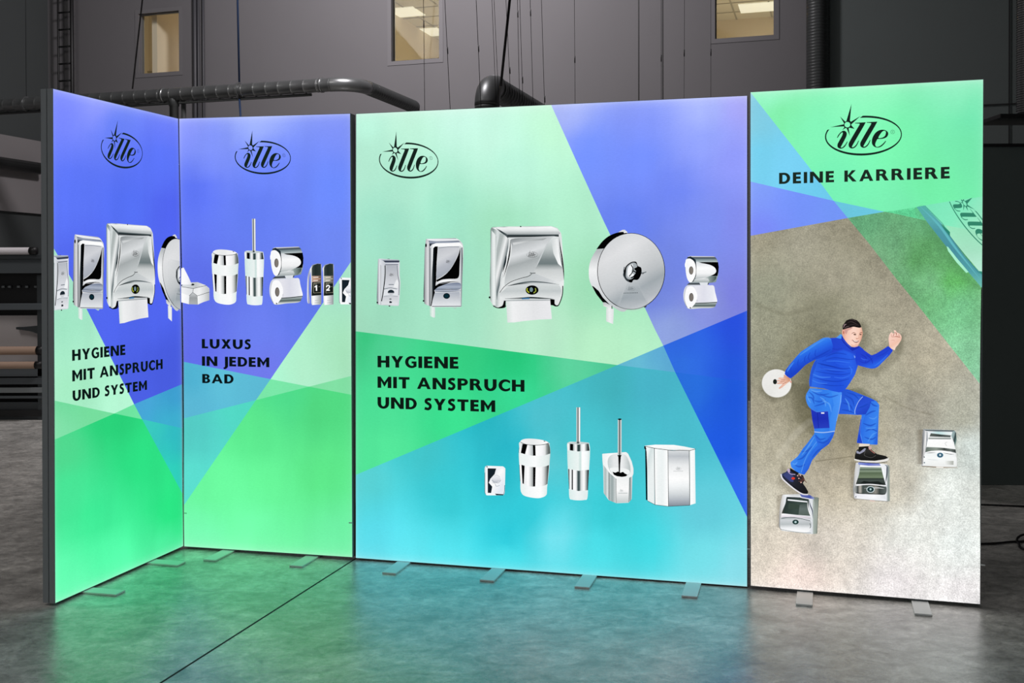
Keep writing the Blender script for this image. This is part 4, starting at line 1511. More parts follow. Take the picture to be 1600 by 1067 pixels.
T.l([(130, 842), (170, 860), (230, 856), (248, 840)], 8, '#22292c')
T.l([(790, 650), (785, 740), (752, 830), (725, 842), (705, 835)], 9, '#20282a')
T.p([(246, 790), (670, 785), (686, 966), (560, 972), (420, 985), (330, 998), (262, 1000), (256, 900)], ('l', (250, 900), (686, 880), [(0, '#e4eae8'), (.15, '#f4f5f6'), (.6, '#ecedee'), (1, '#f3f3f5')]))
T.l([(246, 792), (670, 787)], 6, '#b9bec0', sm=0)
T.e(389, 85, 7, 6, '#20282a')
T.e(93, 760, 9, 10, '#141b1c')
T.l([(478, 527), (500, 530), (530, 528)], 6, '#555d60')
T.inc(logo, LS, ((446, 355), (551, 352), (497, 381)))

# ------------------------------------------------------------------ jumbo roll dispenser
R_ = Draw().at(900, 345, 6.275)
R_.p([(296, 855), (372, 862), (364, 1012), (296, 985)], ('h', [(296, '#dfe6e2'), (330, '#f2f3f4'), (368, '#e6e9ea')]))
R_.p(catmull([(500, 108), (380, 135), (270, 205), (190, 300), (140, 400), (125, 500), (138, 600), (190, 700), (260, 790), (350, 840), (500, 870), (560, 480)]), ('v', [(110, '#e2e4e6'), (300, '#c9ccce'), (480, '#f6f7f8'), (620, '#e8eaec'), (860, '#d0d4d6')]))
R_.p(catmull([(500, 110), (420, 112), (330, 145), (260, 200), (200, 278)], False) + [(270, 272)] + catmull([(290, 262), (350, 200), (430, 150), (500, 122)], False), '#14201f')
R_.p([(155, 636), (175, 645), (225, 690), (262, 750), (320, 810), (345, 832), (290, 800), (262, 798), (200, 720)], '#1c2829')
R_.p([(262, 800), (290, 803), (350, 830), (352, 862), (330, 862), (270, 835)], ('v', [(800, '#c8cccc'), (862, '#f2f3f3')]))
R_.l([(352, 832), (352, 862)], 8, '#333c3e', sm=0)
R_.p([(660, 840), (692, 815), (690, 845), (672, 852)], '#1b2a4c')
R_.p([(468, 108), (500, 104), (505, 116), (470, 120)], '#f2f4f6')
R_.e(541, 495, 333, 376, '#24303a', rot=0, n=56)
R_.e(541, 494, 327, 370, ('l', (300, 150), (700, 850), [(0, '#d9dbdd'), (.25, '#e6e7e8'), (.5, '#d9dbdd'), (.62, '#cfd2d4'), (.75, '#b8bec2'), (.9, '#c8ccd0'), (1, '#e2e4e6')]), n=56)
R_.p([(541, 500), (420, 840), (480, 858), (560, 864), (640, 850), (700, 810)], ('v', [(500, '#d6d8da'), (760, '#aab2b6'), (864, '#ccd0d2')]), soft=30, alpha=.45)
R_.p(catmull([(468, 500), (490, 445), (540, 405), (590, 402), (606, 440), (640, 462), (640, 520), (610, 575), (565, 580), (545, 605), (500, 590), (475, 560), (462, 530)]), '#20282b')
R_.p(catmull([(490, 500), (500, 450), (550, 412), (585, 415), (600, 450), (570, 470), (590, 500), (560, 560), (520, 575), (490, 550)]), '#b9bfc2')
R_.p(catmull([(505, 490), (515, 450), (545, 425), (560, 440), (545, 500), (570, 530), (540, 550), (508, 545)]), '#f2f4f5')
R_.l([(540, 430), (560, 470), (550, 510), (520, 545)], 9, '#2a3236')
R_.l([(560, 490), (590, 510), (565, 545), (540, 560)], 11, '#141a1c')
R_.l([(475, 450), (468, 500), (480, 555), (520, 592)], 7, '#6d767a')
R_.l([(640, 505), (660, 510), (690, 500)], 9, '#8a9296')
R_.l([(640, 512), (655, 520), (668, 505)], 5, '#2a3236')
R_.inc(logo, LS, ((498, 666), (582, 664), (540, 686)), '#8b9195')
for x in range(468, 610, 16):
    R_.l([(x, 709 - (x - 468) * .03), (x + 10, 709 - (x - 468) * .03)], 7, '#7c8286', sm=0)

# ------------------------------------------------------------------ double toilet roll holder
E_ = Draw().at(1050, 380, 8.89)
E_.p([(215, 190), (250, 178), (590, 182), (620, 215), (640, 270), (650, 340), (640, 450), (610, 540), (520, 552), (250, 552), (205, 480), (188, 380), (180, 300)], ('v', [(178, '#f2f4f6'), (200, '#44505a'), (225, '#8a989c'), (262, '#c2ccce'), (552, '#8fa0a0')]), r=14)
E_.p([(320, 262), (640, 262), (650, 330), (645, 400), (630, 455), (540, 455)], '#141d20')
E_.p(catmull([(325, 272), (420, 278), (520, 298), (590, 335), (614, 385), (590, 425), (520, 458), (420, 488), (330, 500)]), ('v', [(272, '#dfe3e6'), (340, '#fafbfc'), (420, '#f2f3f4'), (500, '#b9c0c2')]))
E_.p([(330, 495), (420, 488), (520, 462), (620, 458), (610, 500), (560, 545), (330, 545)], ('h', [(330, '#d8dcdd'), (430, '#eef0f0'), (520, '#9aa6a4'), (620, '#4a5a58')]))
E_.p([(205, 480), (330, 500), (500, 490), (520, 520), (500, 545), (260, 550)], ('v', [(480, '#e4e6e8'), (550, '#a8b0b0')]))
E_.p([(215, 195), (260, 182), (330, 230), (340, 340), (335, 450), (300, 530), (260, 548), (300, 400), (240, 230)], '#39444c')
E_.p(catmull([(190, 240), (220, 215), (262, 218), (310, 260), (332, 340), (326, 440), (290, 520), (258, 545), (225, 520), (200, 450), (190, 360)]), ('h', [(190, '#f6f7f9'), (330, '#ffffff')]))
E_.e(267, 378, 31, 58, '#7c7874')
E_.e(272, 380, 22, 48, '#918c86')
E_.p([(178, 290), (200, 220), (212, 225), (196, 330), (180, 330)], '#fbfcfe')
E_.p([(200, 580), (240, 550), (380, 548), (520, 552), (500, 580), (380, 580), (260, 585)], ('v', [(548, '#8a94a0'), (562, '#20282c'), (585, '#a8b0b6')]))
E_.p([(380, 545), (500, 545), (490, 590), (400, 590)], '#e2e5ea')
E_.p(catmull([(160, 700), (180, 620), (220, 585), (320, 580), (500, 585), (580, 590), (600, 680), (625, 790), (612, 850), (570, 895), (400, 902), (250, 912), (200, 880), (165, 790)]), ('v', [(585, '#dfe1ea'), (800, '#eeeff4'), (835, '#aab4b4'), (870, '#5f6e6c'), (900, '#dfe4e2')]))
E_.p([(310, 600), (500, 580), (575, 590), (600, 680), (628, 790), (628, 812), (330, 828), (350, 720)], ('l', (320, 700), (628, 700), [(0, '#e9e9ef'), (.4, '#dfe0ea'), (.8, '#eaebf2'), (1, '#fbfbfd')]))
E_.l([(310, 832), (460, 830), (626, 820)], 9, '#30383c', sm=0)
E_.p(catmull([(200, 640), (240, 600), (300, 610), (345, 690), (350, 760), (325, 830), (270, 895), (235, 905), (200, 860), (180, 760)]), '#fbfbfd')
E_.l([(200, 600), (178, 680), (172, 780), (200, 870)], 9, '#c3c8ce')
E_.e(269, 750, 32, 60, '#77736f')
E_.e(273, 752, 23, 50, '#8b8681')
E_.e(350, 795, 12, 12, '#b8bac2', hole=(9, 9))
E_.p([(245, 905), (252, 882), (270, 905)], '#2c3840')

# ------------------------------------------------------------------ waste bin
Fb = Draw().at(740, 670, 8.207)
Fb.p(catmull([(600, 165), (585, 240), (580, 320), (585, 440), (600, 640), (602, 780), (640, 850), (740, 880), (850, 885), (930, 850), (942, 760), (965, 560), (978, 400), (985, 290), (975, 210), (960, 180), (780, 190)]), ('h', [(580, '#dfe8e8'), (640, '#f6f9f9'), (760, '#ffffff'), (930, '#eef4f4'), (985, '#c8d2d2')]))
TOP = [(603, 172), (640, 188), (700, 203), (800, 208), (900, 200), (960, 185)]
LO1 = [(975, 318), (900, 340), (780, 345), (680, 330), (583, 300)]
Fb.p(catmull(TOP, False) + catmull([(962, 185), (978, 240), (984, 315)], False) + catmull(LO1, False), ('h', [(583, '#ffffff'), (604, '#f0f2f2'), (606, '#dfe4e4'), (690, '#ffffff'), (730, '#dcdfe0'), (760, '#b8bcbe'), (800, '#ffffff'), (880, '#f8f8fa'), (915, '#e6e8e8'), (940, '#9aa09e'), (970, '#5f6866'), (985, '#7b8684')]))
Fb.p([(628, 190), (690, 205), (660, 325), (606, 308)], '#171c1a')
Fb.p([(760, 210), (792, 210), (796, 343), (764, 343)], '#14191a')
Fb.l([(585, 240), (582, 300), (590, 305)], 5, '#7c8886')
Fb.p(catmull([(583, 305), (680, 332), (780, 347), (900, 342), (978, 320)], False) + catmull([(965, 462), (900, 482), (790, 488), (680, 475), (588, 442)], False), ('h', [(583, '#eef6f4'), (680, '#f2f7f6'), (790, '#fbfdfd'), (930, '#eaf2f0'), (980, '#dde8e6')]))
Fb.p(catmull([(588, 445), (680, 478), (790, 490), (900, 484), (966, 464)], False) + catmull([(948, 705), (900, 728), (790, 740), (690, 730), (602, 690)], False), ('h', [(588, '#ffffff'), (640, '#e8eaea'), (700, '#ffffff'), (745, '#c8cccc'), (760, '#a0a4a4'), (800, '#ffffff'), (870, '#fbfbfb'), (905, '#d6d8d8'), (935, '#909694'), (955, '#3c4442'), (966, '#1c2422')]))
Fb.p([(614, 460), (655, 472), (645, 706), (628, 700)], '#161b19')
Fb.p([(764, 490), (796, 490), (790, 738), (764, 738)], '#15191a')
Fb.l([(588, 460), (592, 560), (598, 670)], 5, '#5c6664')
Fb.p(catmull([(602, 695), (690, 733), (790, 743), (900, 730), (945, 710)], False) + catmull([(942, 800), (930, 850), (850, 886), (740, 880), (640, 850), (605, 800)], False), ('h', [(602, '#eaf4f2'), (700, '#f8fbfb'), (860, '#ffffff'), (942, '#e4efed')]))
Fb.p(catmull([(600, 160), (640, 132), (720, 124), (830, 133), (910, 150), (962, 178), (900, 198), (800, 205), (700, 200), (640, 185)]), ('h', [(600, '#f2f4f4'), (760, '#eceeee'), (962, '#ffffff')]))
Fb.l([(603, 168), (640, 188), (700, 203), (800, 208), (900, 200), (962, 182)], 6, '#263230')
Fb.p([(900, 150), (925, 157), (915, 163), (898, 158)], '#2c3836')

# ------------------------------------------------------------------ toilet brush in tall holder
Gb = Draw().at(870, 630, 6.277)
Gb.p([(192, 40), (232, 40), (230, 395), (193, 395)], ('h', [(192, '#dfe4e4'), (200, '#b8bdbd'), (206, '#8e9494'), (213, '#5c6262'), (217, '#ffffff'), (226, '#f4f6f6'), (232, '#9aa4a4')]))
Gb.p(catmull([(110, 385), (200, 378), (300, 385), (318, 400), (326, 470), (318, 640), (308, 800), (300, 930), (270, 948), (210, 952), (150, 945), (124, 925), (118, 800), (108, 640), (103, 460)]), '#eef6f5')
Gb.p([(112, 395), (210, 405), (312, 395), (322, 465), (210, 472), (104, 458)], ('h', [(104, '#dfe6e6'), (120, '#ffffff'), (132, '#3c4444'), (140, '#141a1a'), (158, '#10181a'), (166, '#c8d0d0'), (190, '#ffffff'), (203, '#788484'), (212, '#3c5050'), (226, '#586868'), (240, '#e8ecec'), (268, '#ffffff'), (292, '#8a9292'), (308, '#2c3638'), (322, '#5a6668')]))
Gb.p(catmull([(112, 385), (200, 376), (305, 386), (312, 394), (210, 402), (114, 394)]), '#cfd8d8')
Gb.p([(196, 376), (230, 376), (230, 396), (196, 396)], ('h', [(196, '#8a9090'), (212, '#404848'), (230, '#f0f4f4')]))
Gb.p([(104, 462), (210, 474), (324, 466), (318, 650), (210, 660), (108, 636)], ('h', [(104, '#d8ecea'), (140, '#e4f2f0'), (210, '#eef6f4'), (232, '#d0e4e0'), (250, '#ffffff'), (300, '#f0f6f6'), (324, '#d8e6e4')]))
Gb.p([(110, 642), (210, 662), (316, 652), (306, 852), (210, 860), (120, 840)], ('h', [(110, '#9aa6a6'), (120, '#3a4446'), (128, '#eef2f2'), (144, '#f8fafa'), (148, '#1a2022'), (156, '#242c2e'), (162, '#ffffff'), (190, '#f4f6f6'), (204, '#7c8888'), (214, '#48585a'), (224, '#6c7a7a'), (240, '#dfe4e4'), (268, '#ffffff'), (290, '#a8b0b0'), (306, '#39464a')]))
Gb.p([(122, 845), (210, 862), (306, 855), (300, 930), (270, 948), (210, 952), (150, 945), (124, 925)], ('h', [(122, '#e0f0ee'), (200, '#f2f8f8'), (300, '#e4f0f0')]), r=6)

# ------------------------------------------------------------------ hygiene-bag dispenser (white, black inside)
H_ = Draw().at(740, 670, 8.207)
H_.p([(140, 500), (160, 472), (380, 480), (408, 505), (405, 640), (400, 820), (385, 852), (165, 852), (142, 820)], ('h', [(140, '#9fc4c8'), (150, '#e8eef2'), (170, '#fbfcfe'), (400, '#f2f6fa')]), r=12)
H_.p([(180, 505), (290, 508), (270, 580), (215, 640), (195, 690), (240, 740), (225, 822), (182, 820)], '#17222b')
H_.p([(292, 512), (380, 510), (392, 540), (385, 835), (228, 822), (240, 740), (200, 690), (215, 640), (270, 590)], ('l', (230, 600), (390, 700), [(0, '#eceef4'), (.4, '#ffffff'), (1, '#e6ecf6')]))
H_.p(catmull([(230, 640), (260, 600), (310, 595), (345, 630), (340, 665), (290, 690), (245, 680)]), ('v', [(595, '#f6f7fa'), (640, '#e4e6ec'), (690, '#b9bec8')]))
H_.l([(238, 655), (270, 685), (320, 690), (352, 655)], 5, '#8f96a2')
H_.l([(240, 690), (275, 700), (290, 735), (335, 725)], 5, '#9aa2ae')
H_.l([(262, 605), (300, 592), (338, 615)], 4, '#b4bac4')
H_.p([(275, 830), (385, 838), (380, 852), (290, 850)], '#161f2a')
H_.p([(158, 472), (180, 476), (182, 500), (170, 495)], '#8a949c')
H_.l([(146, 560), (145, 800), (158, 835)], 5, '#2c4a54')
H_.l([(398, 720), (396, 800), (384, 845)], 6, '#3c5670')

# ------------------------------------------------------------------ open brush set (white tub)
Wt = Draw().at(870, 630, 6.277)
Wt.p([(598, 155), (636, 155), (632, 515), (597, 515)], ('h', [(597, '#b4c8c8'), (604, '#e8eeee'), (611, '#7c8484'), (618, '#8a9090'), (623, '#a8acac'), (629, '#f6f8f8'), (636, '#a4b4b4')]))
Wt.p([(445, 495), (680, 478), (700, 495), (735, 570), (752, 640), (752, 690), (740, 720), (735, 940), (705, 975), (585, 980), (510, 950), (460, 880), (455, 640), (448, 560)], ('h', [(445, '#eef4f4'), (520, '#ffffff'), (752, '#f2f6f6')]), r=8)
Wt.p(catmull([(500, 560), (530, 510), (600, 495), (670, 505), (705, 560), (722, 630), (715, 690), (660, 720), (560, 705), (510, 640)]), ('h', [(500, '#d0d8d8'), (560, '#eceff0'), (640, '#f2f4f5'), (722, '#c4cccc')]))
Wt.p(catmull([(520, 640), (600, 630), (700, 650), (712, 690), (640, 715), (560, 700)]), '#f8fafa')
Wt.p([(598, 155), (636, 155), (636, 515), (597, 515)], ('h', [(597, '#b4c8c8'), (604, '#e8eeee'), (611, '#7c8484'), (618, '#6a7070'), (623, '#a8acac'), (629, '#f6f8f8'), (636, '#a4b4b4')]))
Wt.e(617, 157, 19, 8, '#15191a')
Wt.e(615, 514, 21, 7, '#15191a')
Wt.p([(603, 516), (629, 516), (622, 600), (620, 675), (608, 675), (606, 600)], '#14181a')
Wt.p([(545, 672), (575, 680), (600, 668), (625, 680), (650, 672), (665, 686), (692, 700), (680, 716), (640, 722), (590, 715), (560, 700)], '#161b1c')
Wt.p([(455, 600), (515, 680), (515, 950), (462, 885)], ('h', [(455, '#dfe6e6'), (475, '#b8c4c4'), (500, '#e4eaea'), (515, '#90a0a0')]))
Wt.p([(516, 682), (580, 738), (582, 978), (516, 952)], ('h', [(516, '#c4cccc'), (545, '#a8b4b4'), (582, '#dfe4e4')]))
Wt.p([(584, 740), (712, 730), (705, 972), (584, 978)], ('v', [(730, '#f6f8f8'), (850, '#ffffff'), (978, '#ccd4d4')]))
Wt.p([(714, 728), (742, 715), (735, 940), (708, 970)], ('h', [(708, '#dfe6e6'), (720, '#8c9898'), (742, '#f2f4f4')]))
Wt.inc(logo, LS, ((612, 856), (658, 856), (635, 868)), '#aab2b2')
for q_ in (((515, 680), (515, 950)), ((582, 738), (584, 978)), ((713, 730), (707, 970))):
    Wt.l(list(q_), 3.5, '#3c4a4a', sm=0)
Wt.l([(604, 880), (694, 880)], 5, '#b4bcbc', sm=0)

# ------------------------------------------------------------------ faceted steel waste bin
Sb = Draw().at(990, 680, 8.891)
Sb.p([(148, 145), (186, 195), (192, 905), (172, 895), (165, 500), (160, 195)], '#0e2026')
Sb.p([(165, 150), (290, 178), (290, 960), (195, 910), (190, 500), (180, 230)], ('l', (180, 300), (290, 330), [(0, '#f2f6f6'), (.3, '#d9e4e4'), (1, '#eef4f4')]))
Sb.p([(292, 180), (478, 205), (484, 985), (300, 962)], ('h', [(292, '#ffffff'), (340, '#f4f8f8'), (400, '#f0f5f5'), (484, '#ffffff')]))
Sb.p([(478, 205), (772, 212), (780, 972), (486, 985)], ('v', [(205, '#dfe2e4'), (290, '#c4c9cd'), (420, '#eef0f1'), (600, '#ffffff'), (700, '#f4f6f7'), (820, '#d6dadd'), (920, '#aeb4bc'), (985, '#8e96a0')]))
Sb.p([(774, 212), (852, 195), (862, 945), (782, 970)], ('h', [(774, '#e0e8e8'), (800, '#ffffff'), (862, '#f0f6f6')]))
Sb.p([(148, 145), (300, 130), (560, 133), (700, 155), (862, 188), (850, 200), (780, 210), (640, 208), (480, 202), (290, 178)], ('v', [(130, '#ffffff'), (200, '#f4f6f6')]))
for q_ in (((288, 178), (297, 960)), ((478, 205), (485, 983)), ((773, 212), (781, 970))):
    Sb.l(list(q_), 7, '#3a4444', sm=0)
Sb.l([(165, 152), (290, 180), (480, 205), (560, 212), (640, 206), (780, 212), (862, 190)], 7, '#141c1e', sm=0)
Sb.l([(195, 910), (300, 965), (485, 987), (782, 972)], 6, '#4a5858', sm=0)
Sb.inc(logo, LS, ((583, 462), (667, 462), (625, 484)), '#a4a8aa')
for x in range(556, 690, 17):
    Sb.l([(x, 497), (x + 11, 497)], 8, '#b4b8ba', sm=0)
Sb.p([(150, 145), (165, 150), (180, 190), (160, 195), (148, 180)], '#0e1a1c')

# ------------------------------------------------------------------ stamp them on the boxes
for D_, k_ in ((A, 1.4), (B, 1.4), (T, 1.45), (R_, 1.3), (E_, 1.15), (Fb, 1.1), (Gb, 1.15), (Wt, 1.15), (Sb, 1.1)):
    D_.con = k_
stamp(A, 'printed_soap_dispenser', 3)
stamp(B, 'printed_paper_dispenser', 3)
stamp(T, 'printed_towel_dispenser', 3)
stamp(R_, 'printed_roll_dispenser', 3)
stamp(E_, 'printed_toilet_roll_holder', 3)
stamp(H_, 'printed_bag_dispenser', 3)
stamp(Fb, 'printed_waste_bin', 3, label='printed round bin with chrome bands')
stamp(Gb, 'printed_toilet_brush', 3, label='printed brush in a tall round holder')
stamp(Wt, 'printed_toilet_brush', 3, label='printed brush in an open white tub')
stamp(Sb, 'printed_waste_bin', 3, label='printed faceted steel bin')
stamp(T, 'printed_towel_dispenser', 1, ((792.6, 503.9), (862, 498.7), (767.2, 355.6)), ((186, 505.5), (231, 496), (166.4, 349.6)), 3)
stamp(B, 'printed_paper_dispenser', 1, ((665.6, 373.5), (720.6, 479.4), (664, 475.4)), ((116.5, 366.5), (160.2, 482.3), (115.6, 477)), 3)
stamp(A, 'printed_soap_dispenser', 1, ((624.2, 407.7), (623.4, 477), (601.9, 413.3)), ((106.7, 401.3), (106.7, 481.4), (89.8, 409.3)), 3)
stamp(R_, 'printed_roll_dispenser', 1, ((919.9, 423), (958.2, 506), (979.7, 361.7)), ((246, 417.3), (268.5, 501.9), (276, 370)), 3)
stamp(E_, 'printed_toilet_roll_holder', 2, ((1074.2, 401.4), (1122.6, 417.1), (1077, 482.4)), ((425.9, 388.2), (473.7, 403), (430.7, 475.8)), 3)
stamp(Fb, 'printed_waste_bin', 2, ((813.1, 688.3), (860, 705.3), (833.8, 777.8)), ((332.6, 392.9), (372.9, 408.1), (351.7, 475.8)), 3)
stamp(Gb, 'printed_toilet_brush', 2, ((903.5, 636.7), (921.8, 704.9), (903.8, 781.3)), ((396.3, 342), (412.5, 405.7), (397.9, 476.6)), 3)
stamp(H_, 'printed_bag_dispenser', 2, ((757.7, 728.5), (757.7, 772.4), (789.3, 729.7)), ((530.3, 434.4), (530.3, 474.2), (559, 435.5)), 3)

# tissue cube and the two spray cans, only on the second box
Cu = Draw().at(280, 330, 6.277)
Cu.p([(20, 735), (60, 705), (180, 695), (260, 725), (295, 755), (298, 870), (240, 888), (185, 915), (95, 912), (20, 890)], '#e4e6e8')
Cu.p([(20, 735), (70, 700), (180, 695), (262, 727), (140, 760)], ('l', (60, 740), (262, 720), [(0, '#d9dde0'), (.5, '#c2c6c8'), (1, '#eef0f0')]))
Cu.p([(140, 758), (265, 728), (298, 765), (298, 790), (180, 828), (135, 795)], ('h', [(135, '#e6e8ea'), (200, '#f2f3f4'), (298, '#c0c4c6')]))
Cu.p([(20, 740), (135, 758), (132, 795), (100, 830), (20, 800)], ('h', [(20, '#f2f3f5'), (135, '#dadde0')]))
Cu.p([(20, 800), (100, 830), (96, 912), (20, 892)], ('h', [(20, '#ffffff'), (100, '#eceef0')]))
Cu.p([(100, 830), (135, 798), (180, 830), (184, 915), (96, 912)], ('v', [(798, '#c8ccce'), (850, '#9a9ea0'), (915, '#aeb2b4')]))
Cu.p([(180, 830), (298, 792), (298, 872), (240, 890), (184, 914)], ('h', [(180, '#f8f9fa'), (240, '#e4e6e8'), (298, '#b4b8ba')]))
Cu.l([(25, 740), (138, 758), (268, 728)], 4, '#2a3034', sm=0)
Cu.l([(140, 760), (134, 796), (180, 830), (298, 792)], 4, '#30363a', sm=0)
Cu.l([(134, 796), (98, 830)], 4, '#5a6064', sm=0)
Cu.e(133, 719, 18, 9, '#22282c')
Cu.p([(22, 560), (45, 552), (95, 650), (125, 718), (40, 720), (20, 720)], ('h', [(20, '#ffffff'), (80, '#f6f6fa'), (125, '#dcdfe6')]))
stamp(Cu, 'printed_tissue_box', 2)


def can(dx, dig, tint):
    c = Draw().at(410 + dx / 6.275, 330, 6.275)
    c.p([(475, 600), (470, 560), (490, 525), (540, 512), (575, 514), (580, 530), (578, 915), (490, 920), (480, 905)], ('h', [(470, '#ffffff'), (485, '#c8ccd0'), (490, '#8a9296'), (578, '#c8ccce')]), r=8)
    c.p([(485, 560), (500, 530), (540, 514), (575, 516), (578, 632), (485, 634)], ('h', [(485, '#3a4442'), (520, '#222c2a'), (578, '#303a38')]))
    c.p([(488, 636), (578, 630), (578, 690), (490, 694)], ('h', [(488, tint), (578, '#5c5248')]))
    c.l([(500, 650), (550, 646)], 9, '#e8dcd0', sm=0)
    c.l([(500, 666), (572, 662)], 8, tint, sm=0)
    c.l([(500, 680), (545, 678)], 7, '#efe8e0', sm=0)
    c.p([(488, 696), (578, 692), (578, 822), (482, 828)], '#1a1e1c')
    c.l([(504, 706), (576, 702), (577, 796), (504, 802), (504, 706)], 3.5, '#b8b49c', sm=0)
    if dig == 1:
        c.p([(512, 738), (528, 725), (538, 725), (538, 780), (525, 780), (525, 742), (514, 748)], '#ffffff')
    else:
        c.p(stroke(catmull([(508, 744), (520, 728), (538, 734), (534, 752), (514, 772)], False), 11) , '#ffffff')
        c.p([(508, 768), (542, 768), (542, 780), (508, 780)], '#ffffff')
    c.l([(552, 740), (566, 739)], 4, '#8a8a80', sm=0)
    c.l([(510, 716), (535, 714)], 4, '#8a8a80', sm=0)
    c.p([(482, 830), (578, 824), (578, 912), (488, 920)], ('h', [(482, '#e8eaea'), (505, '#ffffff'), (540, '#cdd0d2'), (578, '#8e9496')]))
    c.l([(515, 876), (552, 872)], 3, '#9a9ea2', sm=0)
    c.l([(512, 898), (560, 894)], 3, '#9a9ea2', sm=0)
    return c


hk = Draw().at(410, 330, 6.275)
hk.p(catmull([(470, 560), (450, 610), (440, 700), (440, 880), (460, 905), (466, 880), (458, 760), (464, 640), (482, 560)]), ('h', [(440, '#f2f4fa'), (455, '#8e96b4'), (480, '#f8f8fc')]))
stamp(hk, 'printed_can_holder', 2)
stamp(can(0, 1, '#c8a088'), 'printed_spray_can', 2, label='printed dark spray can numbered 1', z0=.001)
stamp(can(120, 2, '#b4b4a4'), 'printed_spray_can', 2, label='printed dark spray can numbered 2', z0=.001)
# ------------------------------------------------------------------ the printed photograph on the fourth box
# stage corner lying at the upper edge of the printed floor, with the logo seen askew
bo = Draw().at(1400, 290, 5.927)
bo.p([(190, 205), (200, 200), (320, 390), (470, 600), (640, 840), (790, 960), (760, 930), (600, 810), (400, 560), (280, 400)], '#4f8a55', soft=55, alpha=.35)
bo.p([(190, 198), (262, 184), (420, 350), (500, 470), (640, 660), (822, 850), (822, 945), (790, 942), (670, 800), (470, 570), (290, 340)], ('v', [(190, '#57b2a8'), (330, '#5aa9ae'), (420, '#4f98a4'), (600, '#4a909e'), (800, '#55a2aa'), (945, '#70c0b4')]))
bo.l([(225, 195), (400, 370), (560, 590), (790, 880)], 22, '#63b8c0', taper=True)
bo.p([(268, 183), (480, 147), (822, 99), (822, 800), (768, 790), (640, 640), (500, 468), (500, 430), (430, 358)], ('l', (300, 200), (800, 600), [(0, '#7ee8bc'), (.4, '#86ecc0'), (.75, '#a0ecc8'), (1, '#b2ecd0')]))
bo.p([(455, 366), (640, 402), (822, 420), (822, 800), (768, 790), (640, 640), (500, 468), (500, 430)], ('v', [(366, '#9ce8c0'), (600, '#a8e6c6'), (800, '#c0f2dc')]))
bo.p([(412, 352), (500, 430), (498, 470), (450, 410)], '#2f8a72')
bo.l([(268, 186), (432, 352), (505, 474), (640, 650), (770, 812)], 4, '#2c7a80', sm=0)
bo.p([(765, 790), (822, 800), (822, 840), (775, 810)], '#3a9480')
bo.p([(468, 560), (486, 572), (560, 668), (672, 800), (650, 808), (560, 710), (482, 605)], '#aaf2d0')
stamp(bo, 'printed_stage_corner', 4)
# its logo, seen askew, ends at the edge of the green field
al = Draw().at(1400, 290, 5.927)
al.inc(logo, ((1316, 219), (1374, 219), (1324, 194.8)), ((570, 192), (785, 462), (636, 165)), '#35876c')
stamp(al, 'logo_print', 4, half=((1400, 328.8), (1535, 306.5)), z0=.0016, label='green askew logo on the printed stage corner')

# soft streaks on the printed concrete
stn = Draw().at(1170, 380, 3.951)
stn.p([(40, 1000), (60, 1000), (180, 860), (170, 850)], '#c8c0a8', soft=6, alpha=.0)
stk_ = Draw().at(1210, 590, 5.616)
stk_.l([(30, 700), (130, 560), (230, 450), (320, 380)], 34, '#cfcab8', soft=24, alpha=.28)
stk_.l([(0, 500), (120, 560), (200, 640)], 20, '#6e6a55', soft=20, alpha=.12)
stk_.l([(360, 735), (500, 715), (690, 690)], 5, '#6c6450', soft=5, alpha=.5)
stk_.l([(560, 480), (800, 480), (1060, 500)], 20, '#8a8470', soft=30, alpha=.18)
stk_.l([(950, 150), (1150, 260), (1400, 330)], 8, '#7a7460', soft=8, alpha=.3)
stk_.l([(-150, -640), (100, -560), (330, -620)], 12, '#605c48', soft=26, alpha=.25)
stk_.p([(-200, -1000), (600, -1100), (900, -700), (500, -560), (0, -700)], '#d8d6c0', soft=200, alpha=.08)
stamp(stk_, 'printed_floor_streaks', 4)['kind'] = 'stuff'

# soft shadows under the figure and the devices
sh = Draw()
sh.p([(1262, 560), (1284, 545), (1278, 575), (1268, 610), (1264, 640), (1258, 625)], '#4c4a38', soft=16, alpha=.45)
sh.p([(1205, 578), (1230, 584), (1237, 600), (1228, 615), (1208, 624), (1192, 610)], '#57533e', soft=10, alpha=.45)
sh.p([(1240, 600), (1262, 606), (1262, 640), (1272, 680), (1250, 650)], '#55513c', soft=14, alpha=.4)
sh.p([(1345, 560), (1362, 558), (1395, 535), (1410, 520), (1400, 560), (1370, 582), (1345, 580)], '#5a5642', soft=9, alpha=.35)
sh.p([(1322, 610), (1345, 612), (1372, 628), (1345, 622)], '#33421f', soft=9, alpha=.5)
sh.p([(1315, 655), (1342, 652), (1340, 690), (1332, 700), (1318, 690)], '#68634e', soft=12, alpha=.35)
sh.e(1347, 528, 4, 22, '#55523e', soft=8, alpha=.4)
sh.e(1405, 540, 5, 12, '#615d48', soft=6, alpha=.35)
sh.p([(1222, 728), (1238, 748), (1262, 772), (1238, 770), (1220, 752)], '#5a5240', soft=9, alpha=.35)
sh.p([(1437, 672), (1442, 671), (1442, 725), (1436, 724)], '#5a4c38', soft=6, alpha=.5)
sh.p([(1216, 775), (1222, 772), (1220, 828), (1216, 822)], '#5a4c38', soft=5, alpha=.4)
sh.p([(1331, 722), (1337, 722), (1335, 782), (1331, 776)], '#5a5240', soft=5, alpha=.4)
sh.p([(1270, 540), (1290, 522), (1312, 520), (1290, 535)], '#4c4a38', soft=8, alpha=.3)
stamp(sh, 'printed_shadow', 4, z0=.001)['kind'] = 'stuff'

pe = Draw()
